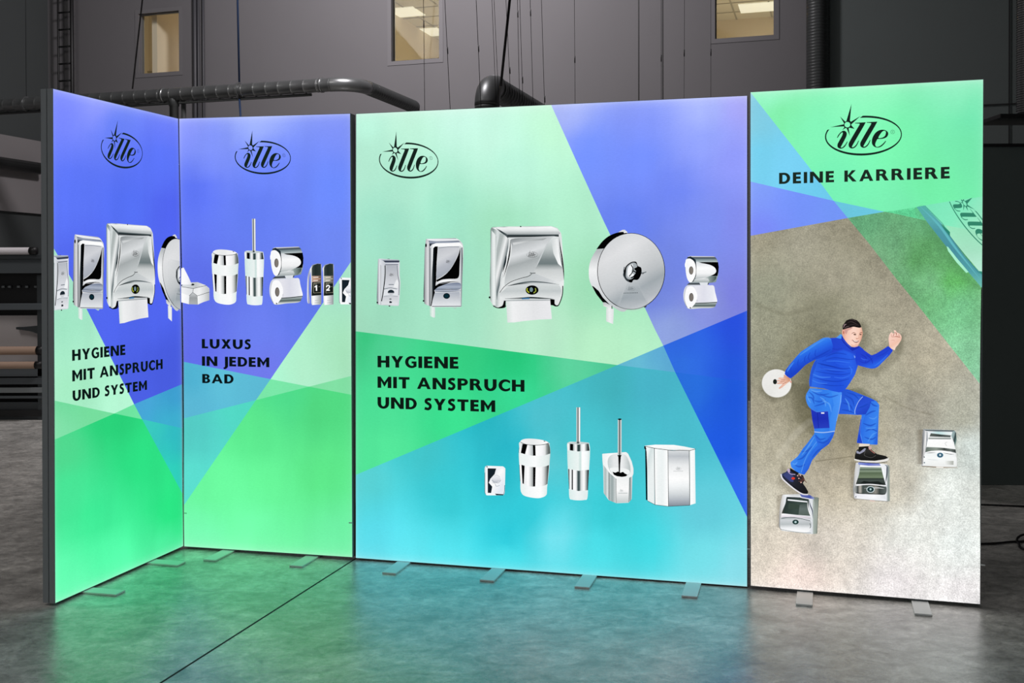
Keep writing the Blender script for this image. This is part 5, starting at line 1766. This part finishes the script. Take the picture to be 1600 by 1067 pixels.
# paper disc held in the hand
pe.at(1170, 480, 6.667)
pe.e(290, 793, 158, 150, '#a9a798', rot=.2, n=40)
pe.e(290, 792, 153, 145, ('l', (150, 700), (430, 900), [(0, '#f0efec'), (.5, '#e9e8e4'), (1, '#f2f1ee')]), rot=.2, n=40)
pe.e(273, 775, 21, 27, '#1f2420')
pe.p([(366, 698), (432, 742), (432, 766), (392, 798), (345, 838), (318, 852), (310, 842), (352, 800), (300, 800), (288, 790), (330, 778), (288, 768), (300, 755), (338, 758), (303, 742), (318, 730), (362, 734)], ('l', (300, 820), (430, 740), [(0, '#e2ae9c'), (.5, '#eec3ae'), (1, '#c98a68')]), r=8)
pe.p([(426, 762), (447, 768), (446, 790), (430, 786)], '#e0a898', r=5)
for a_ in (((330, 778), (372, 770)), ((338, 758), (378, 755)), ((352, 800), (392, 778))):
    pe.l(list(a_), 5, '#b4745e', sm=0)
# trousers: hind leg and front leg
pe.at(1210, 590, 5.616)
pe.p([(588, 105), (640, 100), (700, 122), (770, 150), (845, 180), (895, 205), (920, 238), (915, 330), (910, 460), (903, 588), (850, 586), (800, 580), (722, 572), (738, 480), (752, 400), (768, 325), (720, 327), (640, 320), (553, 318), (570, 200)], ('l', (600, 120), (900, 400), [(0, '#2453cc'), (.35, '#2a60dc'), (.6, '#2f72e6'), (1, '#3580ee')]), r=12)
pe.p([(712, 150), (790, 160), (880, 200), (860, 215), (830, 270), (800, 322), (720, 325), (712, 300), (720, 240), (770, 168)], ('l', (720, 160), (820, 320), [(0, '#2343c4'), (.5, '#2850d2'), (1, '#2040be')]), r=6)
pe.p([(850, 205), (895, 208), (920, 238), (915, 330), (905, 588), (768, 575), (764, 480), (778, 380), (800, 320), (830, 280)], ('l', (770, 400), (915, 430), [(0, '#2b6ae0'), (.3, '#3478e8'), (.8, '#3a84ee'), (1, '#2a66dc')]), r=8)
pe.p([(724, 572), (740, 480), (756, 370), (772, 345), (762, 440), (758, 510), (772, 576)], '#2246c8')
for a_ in (((800, 330), (850, 300), (890, 290)), ((780, 400), (840, 420), (890, 400)), ((800, 470), (850, 450), (900, 470)), ((790, 520), (850, 540), (890, 520)), ((840, 215), (870, 240), (905, 250)), ((615, 150), (680, 190), (700, 250)), ((600, 220), (660, 240), (690, 290)), ((640, 130), (700, 150), (740, 190)), ((590, 280), (650, 290), (700, 310)), ((730, 270), (780, 250), (820, 230))):
    pe.l(list(a_), 10, '#1b46bc', taper=True, soft=4, alpha=.72)
for a_ in (((830, 350), (870, 360), (900, 340)), ((800, 440), (850, 445), (890, 435)), ((620, 180), (650, 230), (660, 290)), ((820, 560), (860, 500), (900, 480))):
    pe.l(list(a_), 8, '#5aa0f6', taper=True, soft=4, alpha=.6)
pe.l([(775, 165), (735, 215), (708, 280), (706, 318)], 5, '#a4bff2')
pe.l([(768, 350), (752, 470), (760, 520), (775, 574)], 4, '#5c92ee')
pe.p([(310, 88), (300, 110), (280, 140), (273, 175), (285, 225), (305, 260), (325, 275), (332, 330), (336, 390), (350, 450), (352, 490), (318, 535), (285, 580), (250, 620), (205, 690), (140, 742), (148, 785), (200, 832), (262, 852), (300, 800), (332, 722), (365, 680), (410, 632), (480, 580), (515, 520), (530, 470), (545, 380), (560, 300), (588, 210), (592, 125), (500, 110), (400, 98)],
     ('l', (285, 300), (560, 380), [(0, '#3f8af0'), (.25, '#3279e8'), (.6, '#3684ee'), (1, '#2c6ade')]), r=14)
pe.p([(500, 115), (592, 128), (588, 210), (560, 300), (540, 400), (528, 468), (480, 468), (490, 350), (520, 240)], ('h', [(480, '#3886ee'), (592, '#4a92f2')]), r=6)
pe.p([(355, 500), (420, 560), (460, 545), (500, 500), (520, 480), (480, 580), (410, 632), (332, 722), (300, 800), (262, 852), (235, 840), (270, 740), (330, 640), (380, 590)], ('l', (300, 600), (420, 680), [(0, '#2a66e2'), (.5, '#3070e6'), (1, '#2450ce')]), r=6)
for a_ in (((305, 125), (340, 160), (345, 200)), ((290, 170), (330, 180), (350, 230)), ((330, 120), (400, 150), (480, 140)), ((400, 140), (480, 170), (560, 150)), ((350, 250), (420, 230), (470, 210)), ((350, 200), (400, 210), (450, 190)), ((360, 500), (400, 540), (450, 530)), ((380, 560), (430, 570), (480, 540)), ((240, 650), (290, 640), (330, 600)), ((200, 720), (250, 700), (300, 640)), ((170, 760), (220, 780), (270, 760)), ((420, 620), (380, 640), (330, 700))):
    pe.l(list(a_), 10, '#1f50c4', taper=True, soft=4, alpha=.72)
for a_ in (((285, 150), (300, 190), (320, 220)), ((320, 105), (360, 120), (420, 115)), ((420, 200), (480, 230), (500, 300)), ((350, 520), (300, 600), (240, 680)), ((200, 740), (180, 760), (160, 750)), ((400, 170), (440, 200), (450, 250))):
    pe.l(list(a_), 9, '#66aaf8', taper=True, soft=4, alpha=.6)
pe.p([(320, 272), (350, 292), (378, 302), (470, 292), (476, 360), (484, 440), (350, 446), (334, 380)], ('v', [(272, '#2438bc'), (360, '#1f30b4'), (446, '#2a40c0')]))
pe.l([(378, 302), (382, 370), (388, 442)], 5, '#16249a', sm=0)
pe.l([(325, 275), (372, 300), (470, 292)], 5, '#5080e0', sm=0)
pe.p([(410, 304), (438, 304), (438, 315), (410, 315)], '#f2f4fa')
pe.l([(350, 474), (430, 480), (530, 468)], 8, '#a8c4f2')
pe.l([(586, 150), (572, 260), (545, 380)], 4, '#8ab4f2')
pe.l([(372, 560), (300, 660), (262, 740), (236, 830)], 4, '#6aa4f4')
pe.p([(310, 78), (378, 80), (378, 94), (308, 92)], '#8b8d90')
# socks and shoes
pe.p([(745, 576), (836, 580), (832, 602), (742, 606)], '#eadccb')
pe.p([(742, 604), (834, 598), (842, 640), (734, 645)], '#1a1a1a')
pe.p([(718, 640), (735, 622), (745, 640), (800, 625), (845, 622), (862, 640), (900, 668), (975, 685), (1000, 702), (990, 722), (880, 735), (760, 730), (705, 712), (706, 680)], ('v', [(622, '#333231'), (680, '#20201f'), (735, '#141414')]), r=10)
pe.p([(718, 645), (728, 640), (748, 652), (790, 618), (804, 620), (790, 645), (750, 668), (722, 662)], '#9a9cb0')
pe.l([(800, 640), (790, 680), (850, 700), (890, 680)], 3, '#5a5a58')
pe.l([(825, 612), (850, 640), (880, 662)], 6, '#b4746a')
pe.p([(825, 600), (850, 598), (852, 625), (830, 630)], '#c8a8a4', r=5)
pe.p([(700, 710), (760, 724), (880, 728), (960, 716), (1002, 702), (1004, 718), (985, 732), (900, 742), (800, 740), (745, 734), (702, 722)], '#e6e4df')
pe.l([(745, 740), (900, 748), (990, 736)], 5, '#2a2a28')
pe.at(1200, 690, 6.668)
pe.p([(228, 270), (325, 325), (300, 348), (236, 320)], '#191a1e')
pe.p([(205, 290), (222, 282), (245, 312), (290, 335), (365, 345), (385, 398), (362, 430), (395, 475), (420, 520), (412, 545), (365, 542), (280, 495), (200, 425), (145, 370), (138, 335), (190, 312)], ('l', (160, 330), (400, 520), [(0, '#333c62'), (.3, '#2a2c3c'), (.6, '#23232a'), (1, '#191a1c')]), r=10)
pe.p([(190, 318), (235, 330), (268, 360), (265, 420), (235, 415), (190, 375), (160, 345)], '#3c4478', r=8)
pe.e(216, 300, 13, 21, '#bfaacb', rot=-.3)
pe.l([(214, 318), (240, 335), (285, 338)], 9, '#a69ac0')
pe.e(263, 380, 19, 13, '#d63e2c')
for a_ in (((305, 355), (350, 362), (385, 405)), ((320, 378), (345, 395), (342, 430)), ((350, 385), (380, 400), (402, 425)), ((318, 408), (350, 412), (370, 395))):
    pe.l(list(a_), 6, '#6c4238')
for a_ in ((310, 352), (338, 348), (322, 380), (345, 422)):
    pe.e(*a_, 8, 6, '#dcb4a8')
pe.l([(150, 350), (200, 412), (290, 482), (370, 532)], 7, '#15161c')
pe.l([(136, 335), (150, 380), (205, 434), (290, 502), (360, 543), (418, 548)], 13, '#e6e4ea')
# torso
pe.at(0, 0, 1)
pe.p([(1285, 528.3), (1307, 527.8), (1314, 523.5), (1318, 530), (1330, 543.5), (1342, 540), (1350, 546), (1345, 558), (1341, 569), (1336, 585), (1328, 598), (1321, 608), (1312.5, 613), (1300, 610.5), (1287, 606.5), (1265, 603.7), (1264, 596), (1266, 584), (1268, 575), (1272, 566), (1276, 560), (1279, 545)],
     ('l', (1268, 575), (1345, 560), [(0, '#2f6ce8'), (.2, '#2558dc'), (.5, '#2150d8'), (.8, '#2a60e4'), (1, '#2448cc')]), r=2.5)
pe.p([(1287, 531), (1308, 529), (1318, 531), (1330, 545), (1338, 547), (1336, 552), (1318, 545), (1296, 551), (1288, 556)], '#2340c8', soft=3, alpha=.8)
pe.at(1290, 480, 7.621)
for a_, c_, w2 in ((((0, 590), (120, 545), (250, 560)), '#183cb4', 10), (((-40, 640), (100, 600), (280, 620), (360, 610)), '#1a3fba', 9), (((-60, 680), (60, 700), (200, 730), (320, 720)), '#1739b2', 12), (((-100, 660), (20, 690), (120, 715)), '#1536ac', 10),
                   (((-120, 760), (60, 790), (200, 800), (300, 780)), '#1a40bc', 11), (((-150, 830), (0, 870), (150, 880), (280, 850)), '#183cb6', 11), (((-100, 900), (60, 930), (220, 930)), '#1a40bc', 10), (((-60, 720), (80, 760), (250, 760)), '#1a3eb8', 8), (((40, 480), (120, 500), (200, 490)), '#1c3cb8', 8),
                   (((10, 640), (140, 640), (300, 660)), '#3a78f0', 9), (((-80, 730), (80, 740), (260, 760)), '#3872ee', 8), (((-160, 790), (-60, 830), (60, 830)), '#4a8af4', 12), (((100, 830), (200, 840), (290, 810)), '#3a74ee', 9), (((-170, 860), (-80, 900), (20, 905)), '#4484f2', 10), (((120, 660), (220, 680), (320, 650)), '#2c60e4', 8), (((280, 700), (310, 740), (300, 800)), '#3c7cf2', 12)):
    pe.l(list(a_), w2 * .8, c_, taper=True, soft=5, alpha=.72)
pe.p([(335, 570), (368, 592), (345, 606)], '#7ba2ee')
# arm with the clenched hand
pe.p([(385, 470), (405, 468), (470, 520), (545, 572), (600, 552), (660, 515), (745, 460), (775, 485), (803, 512), (760, 570), (690, 640), (625, 705), (590, 724), (545, 730), (480, 716), (420, 700), (365, 682), (352, 600), (358, 520)],
     ('l', (560, 560), (620, 720), [(0, '#2240cc'), (.4, '#2448d4'), (.75, '#2a64e8'), (1, '#2a5ade')]), r=14)
for a_, c_ in ((((420, 560), (480, 600), (470, 660)), '#1c34b4'), (((480, 560), (540, 610), (560, 670)), '#1b34b6'), (((400, 640), (480, 660), (560, 600)), '#1c38bc'), (((600, 590), (680, 560), (750, 510)), '#1e3cc0'), (((580, 700), (660, 640), (740, 560)), '#3a78f0'), (((420, 600), (450, 620), (500, 625)), '#3864e4')):
    pe.l(list(a_), 9, c_, taper=True, soft=5, alpha=.72)
pe.l([(756, 458), (782, 480), (802, 508)], 6, '#3c8a50', taper=True)
pe.l([(752, 456), (768, 470), (782, 482)], 8, '#6b7480', taper=True)
pe.p([(758, 468), (752, 420), (748, 372), (758, 325), (775, 300), (792, 296), (802, 318), (822, 300), (808, 278), (822, 270), (838, 280), (846, 298), (872, 308), (892, 325), (905, 352), (900, 385), (880, 420), (858, 452), (832, 478), (822, 512), (780, 492)],
     ('l', (760, 330), (860, 470), [(0, '#f6cfc0'), (.4, '#f2c8b8'), (.7, '#eebfaa'), (1, '#f6d8c8')]), r=9)
for a_, c_, w2 in ((((795, 355), (830, 348), (870, 352), (892, 362)), '#a8624e', 8), (((822, 300), (808, 330), (800, 352)), '#a8685a', 7), (((838, 290), (840, 320), (850, 345)), '#b06c58', 7), (((868, 312), (872, 335), (882, 352)), '#bb7a64', 6), (((780, 310), (785, 345), (800, 358)), '#c98a78', 6), (((815, 300), (835, 305), (850, 322)), '#8c4c3c', 6), (((770, 400), (800, 390), (830, 400)), '#dba592', 6)):
    pe.l(list(a_), w2, c_, taper=True)
# collar, head, hair
pe.p([(125, 362), (155, 338), (182, 316), (198, 335), (215, 372), (170, 372)], '#4c98ee', r=5)
pe.p([(190, 332), (212, 365), (250, 420), (300, 470), (345, 478), (392, 462), (398, 480), (350, 505), (318, 520), (260, 470), (210, 420), (188, 380)], '#1b2fae', r=8)
pe.l([(200, 370), (245, 430), (300, 482)], 6, '#3458d8')
pe.p([(195, 268), (196, 320), (212, 362), (240, 405), (272, 440), (310, 468), (345, 470), (380, 462), (402, 428), (424, 385), (436, 340), (443, 305), (434, 270), (428, 238), (350, 222), (280, 232), (226, 258)],
     ('l', (215, 330), (430, 360), [(0, '#e2a892'), (.18, '#f0c4b2'), (.5, '#f8d4c4'), (.8, '#f4ccb8'), (1, '#dca088')]), r=14)
pe.p([(300, 440), (345, 455), (392, 440), (380, 464), (345, 472), (310, 466)], '#e2a48e', soft=6, alpha=.6)
pe.e(214, 298, 17, 34, '#e4a896', rot=-.1)
pe.e(214, 300, 8, 20, '#b8705e', rot=-.1)
pe.p([(226, 258), (300, 235), (320, 245), (265, 275), (245, 320), (232, 300)], '#c08c88', soft=5, alpha=.7)
pe.p([(204, 268), (200, 220), (222, 190), (244, 158), (280, 142), (320, 136), (352, 148), (368, 150), (402, 182), (420, 215), (424, 240), (398, 244), (360, 236), (330, 230), (300, 240), (262, 248), (232, 258)], '#1c1718', r=12)
for a_, c_, w2 in ((((212, 245), (225, 210), (250, 200)), '#8a7478', 14), (((250, 190), (300, 170), (350, 190), (400, 220)), '#3e3434', 10), (((260, 220), (320, 205), (380, 220)), '#342c2c', 8), (((225, 250), (250, 232), (285, 228)), '#6a585a', 8), (((280, 150), (330, 150), (370, 172)), '#423838', 7)):
    pe.l(list(a_), w2, c_, taper=True)
pe.l([(306, 318), (332, 302), (368, 314)], 8, '#8a5440', taper=True)
pe.l([(398, 316), (418, 302), (444, 304)], 8, '#8a5440', taper=True)
pe.e(348, 324, 17, 7, '#5c3426', rot=.1)
pe.e(352, 322, 5, 4, '#1c100c')
pe.e(414, 324, 14, 6, '#5c3426', rot=-.1)
pe.e(416, 322, 5, 4, '#1c100c')
pe.l([(388, 322), (396, 350), (392, 368), (368, 374), (352, 364)], 6, '#cf8c74', taper=True)
pe.e(372, 372, 10, 5, '#b87460')
pe.l([(322, 378), (312, 392), (318, 404)], 5, '#c8846e', taper=True)
pe.p([(316, 384), (338, 398), (365, 402), (394, 394), (388, 412), (368, 422), (344, 416), (326, 402)], '#7a2f28', r=5)
pe.p([(328, 393), (348, 401), (368, 404), (388, 398), (380, 409), (358, 411), (340, 405)], '#fbf4ee', r=3)
pe.l([(340, 436), (358, 442), (376, 436)], 4, '#cf8e78', taper=True)
# near arm, with the sleeve over the shoulder
pe.at(1170, 480, 6.667)
pe.p([(768, 320), (800, 316), (855, 330), (878, 400), (862, 470), (800, 505), (740, 528), (690, 545), (640, 570), (590, 600), (545, 645), (500, 690), (436, 742), (405, 722), (372, 694), (385, 652), (412, 615), (440, 580), (490, 520), (545, 460), (600, 425), (660, 385), (720, 350)],
     ('l', (560, 430), (640, 590), [(0, '#3a86f0'), (.3, '#2c70ea'), (.65, '#2356da'), (1, '#1d44c8')]), r=16)
for a_, c_, w2 in ((((790, 330), (700, 380), (600, 450), (530, 500)), '#4c96f6', 16), (((470, 570), (430, 620), (400, 670)), '#4a92f4', 14), (((780, 400), (700, 450), (620, 500), (540, 570)), '#2864e6', 14), (((850, 440), (760, 490), (660, 540)), '#1a3ebc', 14), (((600, 500), (580, 540), (590, 580)), '#1c46c6', 9), (((640, 470), (620, 520), (640, 560)), '#1c46c6', 9), (((520, 540), (510, 590), (530, 640)), '#1d4aca', 9), (((440, 620), (440, 670), (460, 710)), '#1c44c4', 9), (((700, 440), (690, 490), (710, 530)), '#1c46c6', 9), (((400, 660), (392, 690), (420, 720)), '#1c40be', 7), (((770, 322), (830, 318), (860, 340)), '#4a8ef2', 8)):
    pe.l(list(a_), w2 * .9, c_, taper=True, soft=4, alpha=.72)
pe.p([(640, 705), (680, 580), (712, 548), (700, 600), (665, 700), (650, 820), (634, 826)], '#2446c4', soft=5, alpha=.6)
stamp(pe, 'printed_person', 4, z0=.0016, label='printed person in blue workwear, lying as if running, a white paper disc in one hand')

# chrome dispensers lying on the printed floor
s1 = Draw().at(1200, 690, 6.668)
s1.p([(150, 552), (330, 545), (470, 572), (528, 582), (518, 760), (510, 958), (460, 962), (300, 945), (135, 925), (112, 880), (118, 740), (130, 640)], ('h', [(112, '#b8bec0'), (150, '#eceff2'), (460, '#e4e8ec'), (475, '#a8b2aa'), (528, '#8d978f')]), r=10)
s1.p([(470, 574), (528, 582), (518, 760), (511, 956), (498, 956), (488, 760), (490, 640)], ('v', [(574, '#7f8a80'), (760, '#a8b0a8'), (956, '#8f9a92')]))
s1.l([(527, 584), (517, 760), (510, 958)], 5, '#5f6a60', sm=0)
s1.p([(152, 555), (185, 570), (175, 660), (140, 760), (122, 870), (112, 880), (118, 740), (132, 640)], ('h', [(112, '#a0a6ac'), (140, '#ffffff'), (185, '#dfe2e6')]))
s1.l([(190, 575), (185, 640), (150, 730), (140, 790)], 7, '#59616a', taper=True)
s1.p([(195, 575), (330, 580), (425, 605), (425, 690), (442, 772), (300, 762), (145, 745), (182, 650)], ('l', (190, 620), (430, 700), [(0, '#2a3532'), (.5, '#3c4a45'), (1, '#3a4844')]))
s1.p([(330, 655), (415, 640), (420, 690), (434, 766), (318, 760), (325, 700)], ('v', [(640, '#44524e'), (700, '#66726f'), (766, '#59665f')]), r=8)
s1.p([(215, 640), (330, 660), (320, 700), (210, 700)], '#39473f', r=8)
s1.p([(205, 598), (290, 606), (410, 620), (410, 632), (300, 622), (205, 612)], '#f2f4f8')
s1.l([(195, 580), (320, 584), (425, 604)], 8, '#171d24', sm=0)
s1.p([(330, 545), (440, 556), (478, 580), (482, 600), (440, 592), (350, 576)], ('h', [(330, '#6a74b4'), (440, '#4a58a8'), (482, '#9aa2d0')]))
s1.l([(425, 600), (440, 660), (462, 720), (468, 800)], 10, '#39425c', taper=True)
s1.l([(410, 622), (418, 690), (440, 760), (466, 805)], 9, '#ffffff', taper=True)
s1.p([(142, 748), (300, 765), (442, 782), (448, 812), (380, 800), (300, 788), (200, 782), (135, 792)], ('v', [(748, '#ffffff'), (780, '#e0d8e0'), (812, '#c4c8cc')]))
s1.p(catmull([(135, 795), (210, 785), (300, 790), (380, 805), (445, 825), (448, 890), (415, 940), (300, 935), (150, 912), (128, 880)]), ('v', [(785, '#9ea6a8'), (815, '#cdd1d4'), (860, '#b8bec0'), (900, '#eef0f2'), (940, '#ffffff')]))
s1.l([(140, 800), (210, 788), (300, 792), (440, 824)], 5, '#3a4446')
s1.l([(436, 850), (446, 880), (436, 900)], 6, '#525c60')
s1.e(287, 836, 33, 25, '#243e3c')
s1.e(287, 836, 12, 11, '#b8d0d0')
s1.l([(150, 915), (300, 942), (450, 950)], 5, '#8a9290')
stamp(s1, 'printed_chrome_dispenser', 4, label='printed chrome dispenser under the rear shoe', z0=.0012)
s2 = Draw().at(1200, 690, 6.668)
s2.p([(915, 218), (1160, 225), (1250, 238), (1268, 262), (1268, 480), (1270, 618), (1250, 622), (1060, 605), (895, 590), (885, 500), (895, 380), (905, 290)], ('h', [(885, '#c0c4c8'), (910, '#f6f7f9'), (1230, '#eceff2'), (1250, '#8e9894'), (1270, '#98a29a')]), r=8)
s2.p([(920, 222), (960, 235), (955, 330), (925, 440), (910, 540), (900, 590), (888, 520), (896, 380)], ('h', [(888, '#8a929a'), (910, '#ffffff'), (960, '#b4bac2')]))
s2.p([(935, 215), (1160, 226), (1175, 250), (1050, 250), (945, 240)], ('h', [(935, '#8a98d8'), (1040, '#6470c4'), (1175, '#8690cc')]))
s2.p([(960, 262), (1180, 266), (1195, 340), (1228, 452), (1060, 440), (915, 442), (948, 340)], ('v', [(262, '#2c3a34'), (275, '#93a490'), (290, '#4c5c50'), (305, '#8a9a84'), (325, '#586850'), (372, '#76866c'), (385, '#2c3430'), (400, '#454e4a'), (452, '#242a28')]))
s2.p([(960, 430), (1000, 408), (1060, 418), (1150, 412), (1228, 452), (1060, 442)], '#1f2523')
s2.l([(955, 262), (1180, 266)], 5, '#eef2f2', sm=0)
s2.l([(1190, 262), (1210, 340), (1240, 450)], 14, '#f6f8fa', taper=True)
s2.l([(1235, 262), (1238, 340), (1222, 430)], 12, '#3c4650', taper=True)
s2.l([(1215, 240), (1240, 260), (1250, 330)], 9, '#525c70', taper=True)
s2.p(catmull([(912, 458), (1000, 446), (1068, 444), (1140, 450), (1228, 462), (1224, 545), (1140, 550), (1060, 545), (915, 535)]), ('h', [(912, '#9a9e9c'), (935, '#343a38'), (960, '#b8b4ac'), (985, '#46504c'), (1068, '#5a605c'), (1120, '#8e8c84'), (1160, '#3c4442'), (1228, '#5a6260')]))
s2.l([(920, 456), (1000, 446), (1068, 444), (1140, 450), (1226, 462)], 10, '#f2f2f4')
s2.l([(1000, 485), (1140, 480), (1215, 490)], 8, '#d8dada', taper=True)
s2.l([(915, 532), (1060, 544), (1222, 545)], 6, '#14181a')
s2.e(1068, 497, 43, 34, '#cad8da')
s2.e(1068, 497, 35, 27, '#1f3638')
s2.e(1068, 495, 11, 11, '#b4cccc')
s2.p([(902, 545), (1060, 556), (1222, 555), (1228, 600), (1200, 592), (1060, 585), (900, 572)], ('h', [(900, '#e8e8ee'), (1100, '#fbfbfd'), (1228, '#dfe2e6')]))
s2.e(916, 572, 5, 9, '#7c8088')
s2.l([(900, 592), (1060, 607), (1250, 622)], 5, '#8a8480', sm=0)
s2.p([(1060, 606), (1112, 612), (1110, 626), (1062, 620)], '#e0c8bc')
stamp(s2, 'printed_chrome_dispenser', 4, label='printed chrome dispenser under the front shoe', z0=.0012)
s3 = Draw().at(1410, 650, 10.67)
s3.p([(345, 215), (860, 236), (895, 260), (905, 500), (915, 700), (915, 865), (600, 860), (320, 832), (318, 600), (330, 300)], ('h', [(318, '#8e949c'), (345, '#eceef0'), (600, '#f8faf9'), (880, '#f0f3f2'), (915, '#c8ccc6')]), r=16)
s3.p([(345, 217), (860, 237), (892, 262), (840, 262), (600, 258), (420, 250), (375, 245)], ('v', [(217, '#a0aaae'), (240, '#525c60'), (262, '#7b878c')]))
s3.p([(342, 220), (382, 238), (362, 440), (345, 600), (325, 720), (330, 400)], ('h', [(325, '#4c5458'), (345, '#a8b0b8'), (382, '#dfe4ea')]))
s3.p([(385, 240), (420, 270), (418, 400), (372, 600), (352, 640), (348, 520), (368, 380)], ('h', [(348, '#f4f6fa'), (385, '#ffffff'), (420, '#7c868e')]))
s3.l([(415, 300), (405, 440), (378, 600)], 9, '#3c4a58', taper=True)
s3.p([(430, 262), (560, 256), (830, 270), (828, 315), (600, 305), (440, 282)], ('h', [(430, '#eef4f8'), (600, '#c4e4e4'), (828, '#f2f8f8')]))
s3.p([(472, 285), (640, 305), (808, 320), (802, 354), (600, 345), (452, 338)], ('h', [(452, '#5a625c'), (620, '#3f4846'), (808, '#5f6866')]))
s3.p([(835, 258), (862, 245), (895, 275), (903, 420), (908, 640), (885, 560), (860, 440), (815, 330)], ('l', (830, 400), (905, 420), [(0, '#9ab0b0'), (.4, '#2a3538'), (.8, '#5f7c78'), (1, '#c4ccc4')]))
s3.p([(440, 345), (805, 360), (878, 535), (640, 520), (400, 512), (410, 440)], ('v', [(345, '#f4f6f4'), (375, '#8e9894'), (390, '#ffffff'), (540, '#fbfcfa')]))
s3.l([(440, 372), (620, 378), (800, 380)], 7, '#525c5a', sm=0)
s3.l([(745, 430), (710, 455), (740, 498)], 7, '#c4c8c6')
s3.p([(400, 515), (560, 520), (700, 530), (885, 555), (895, 615), (800, 590), (640, 572), (480, 580), (380, 602)], ('h', [(380, '#66726a'), (560, '#8f9990'), (700, '#3c4340'), (800, '#6a726e'), (895, '#2c3332')]))
s3.p(catmull([(378, 608), (480, 582), (640, 572), (780, 592), (880, 640), (860, 645), (740, 618), (640, 604), (480, 606)]), '#ffffff')
s3.l([(395, 616), (470, 610), (560, 604)], 8, '#2b3436', taper=True)
s3.l([(680, 612), (780, 630), (870, 640)], 8, '#2b3436', taper=True)
s3.p([(372, 620), (570, 612), (700, 622), (880, 650), (905, 700), (908, 830), (600, 826), (345, 815), (350, 700)], ('v', [(612, '#f2f6f6'), (700, '#fafcfb'), (830, '#eef0ee')]), r=10)
s3.p([(700, 745), (852, 746), (850, 812), (700, 806)], ('h', [(700, '#f6f8f6'), (852, '#adb0a8')]))
s3.e(363, 682, 8, 14, '#3a4a54')
s3.e(366, 775, 12, 12, '#6a7a84')
s3.l([(400, 712), (480, 725), (620, 735)], 5, '#b4c4c8', taper=True)
s3.e(628, 650, 53, 42, '#45708a')
s3.e(628, 650, 40, 30, '#3a5f74')
s3.e(628, 648, 17, 17, '#d4e4ea')
s3.p([(320, 826), (600, 838), (915, 845), (915, 868), (600, 866), (320, 838)], ('h', [(320, '#7e7668'), (600, '#b4a89a'), (915, '#c8c8c0')]))
s3.p([(560, 842), (685, 846), (680, 866), (565, 862)], '#f2efe8')
stamp(s3, 'printed_chrome_dispenser', 4, label='printed pale chrome dispenser lying apart', z0=.0012)
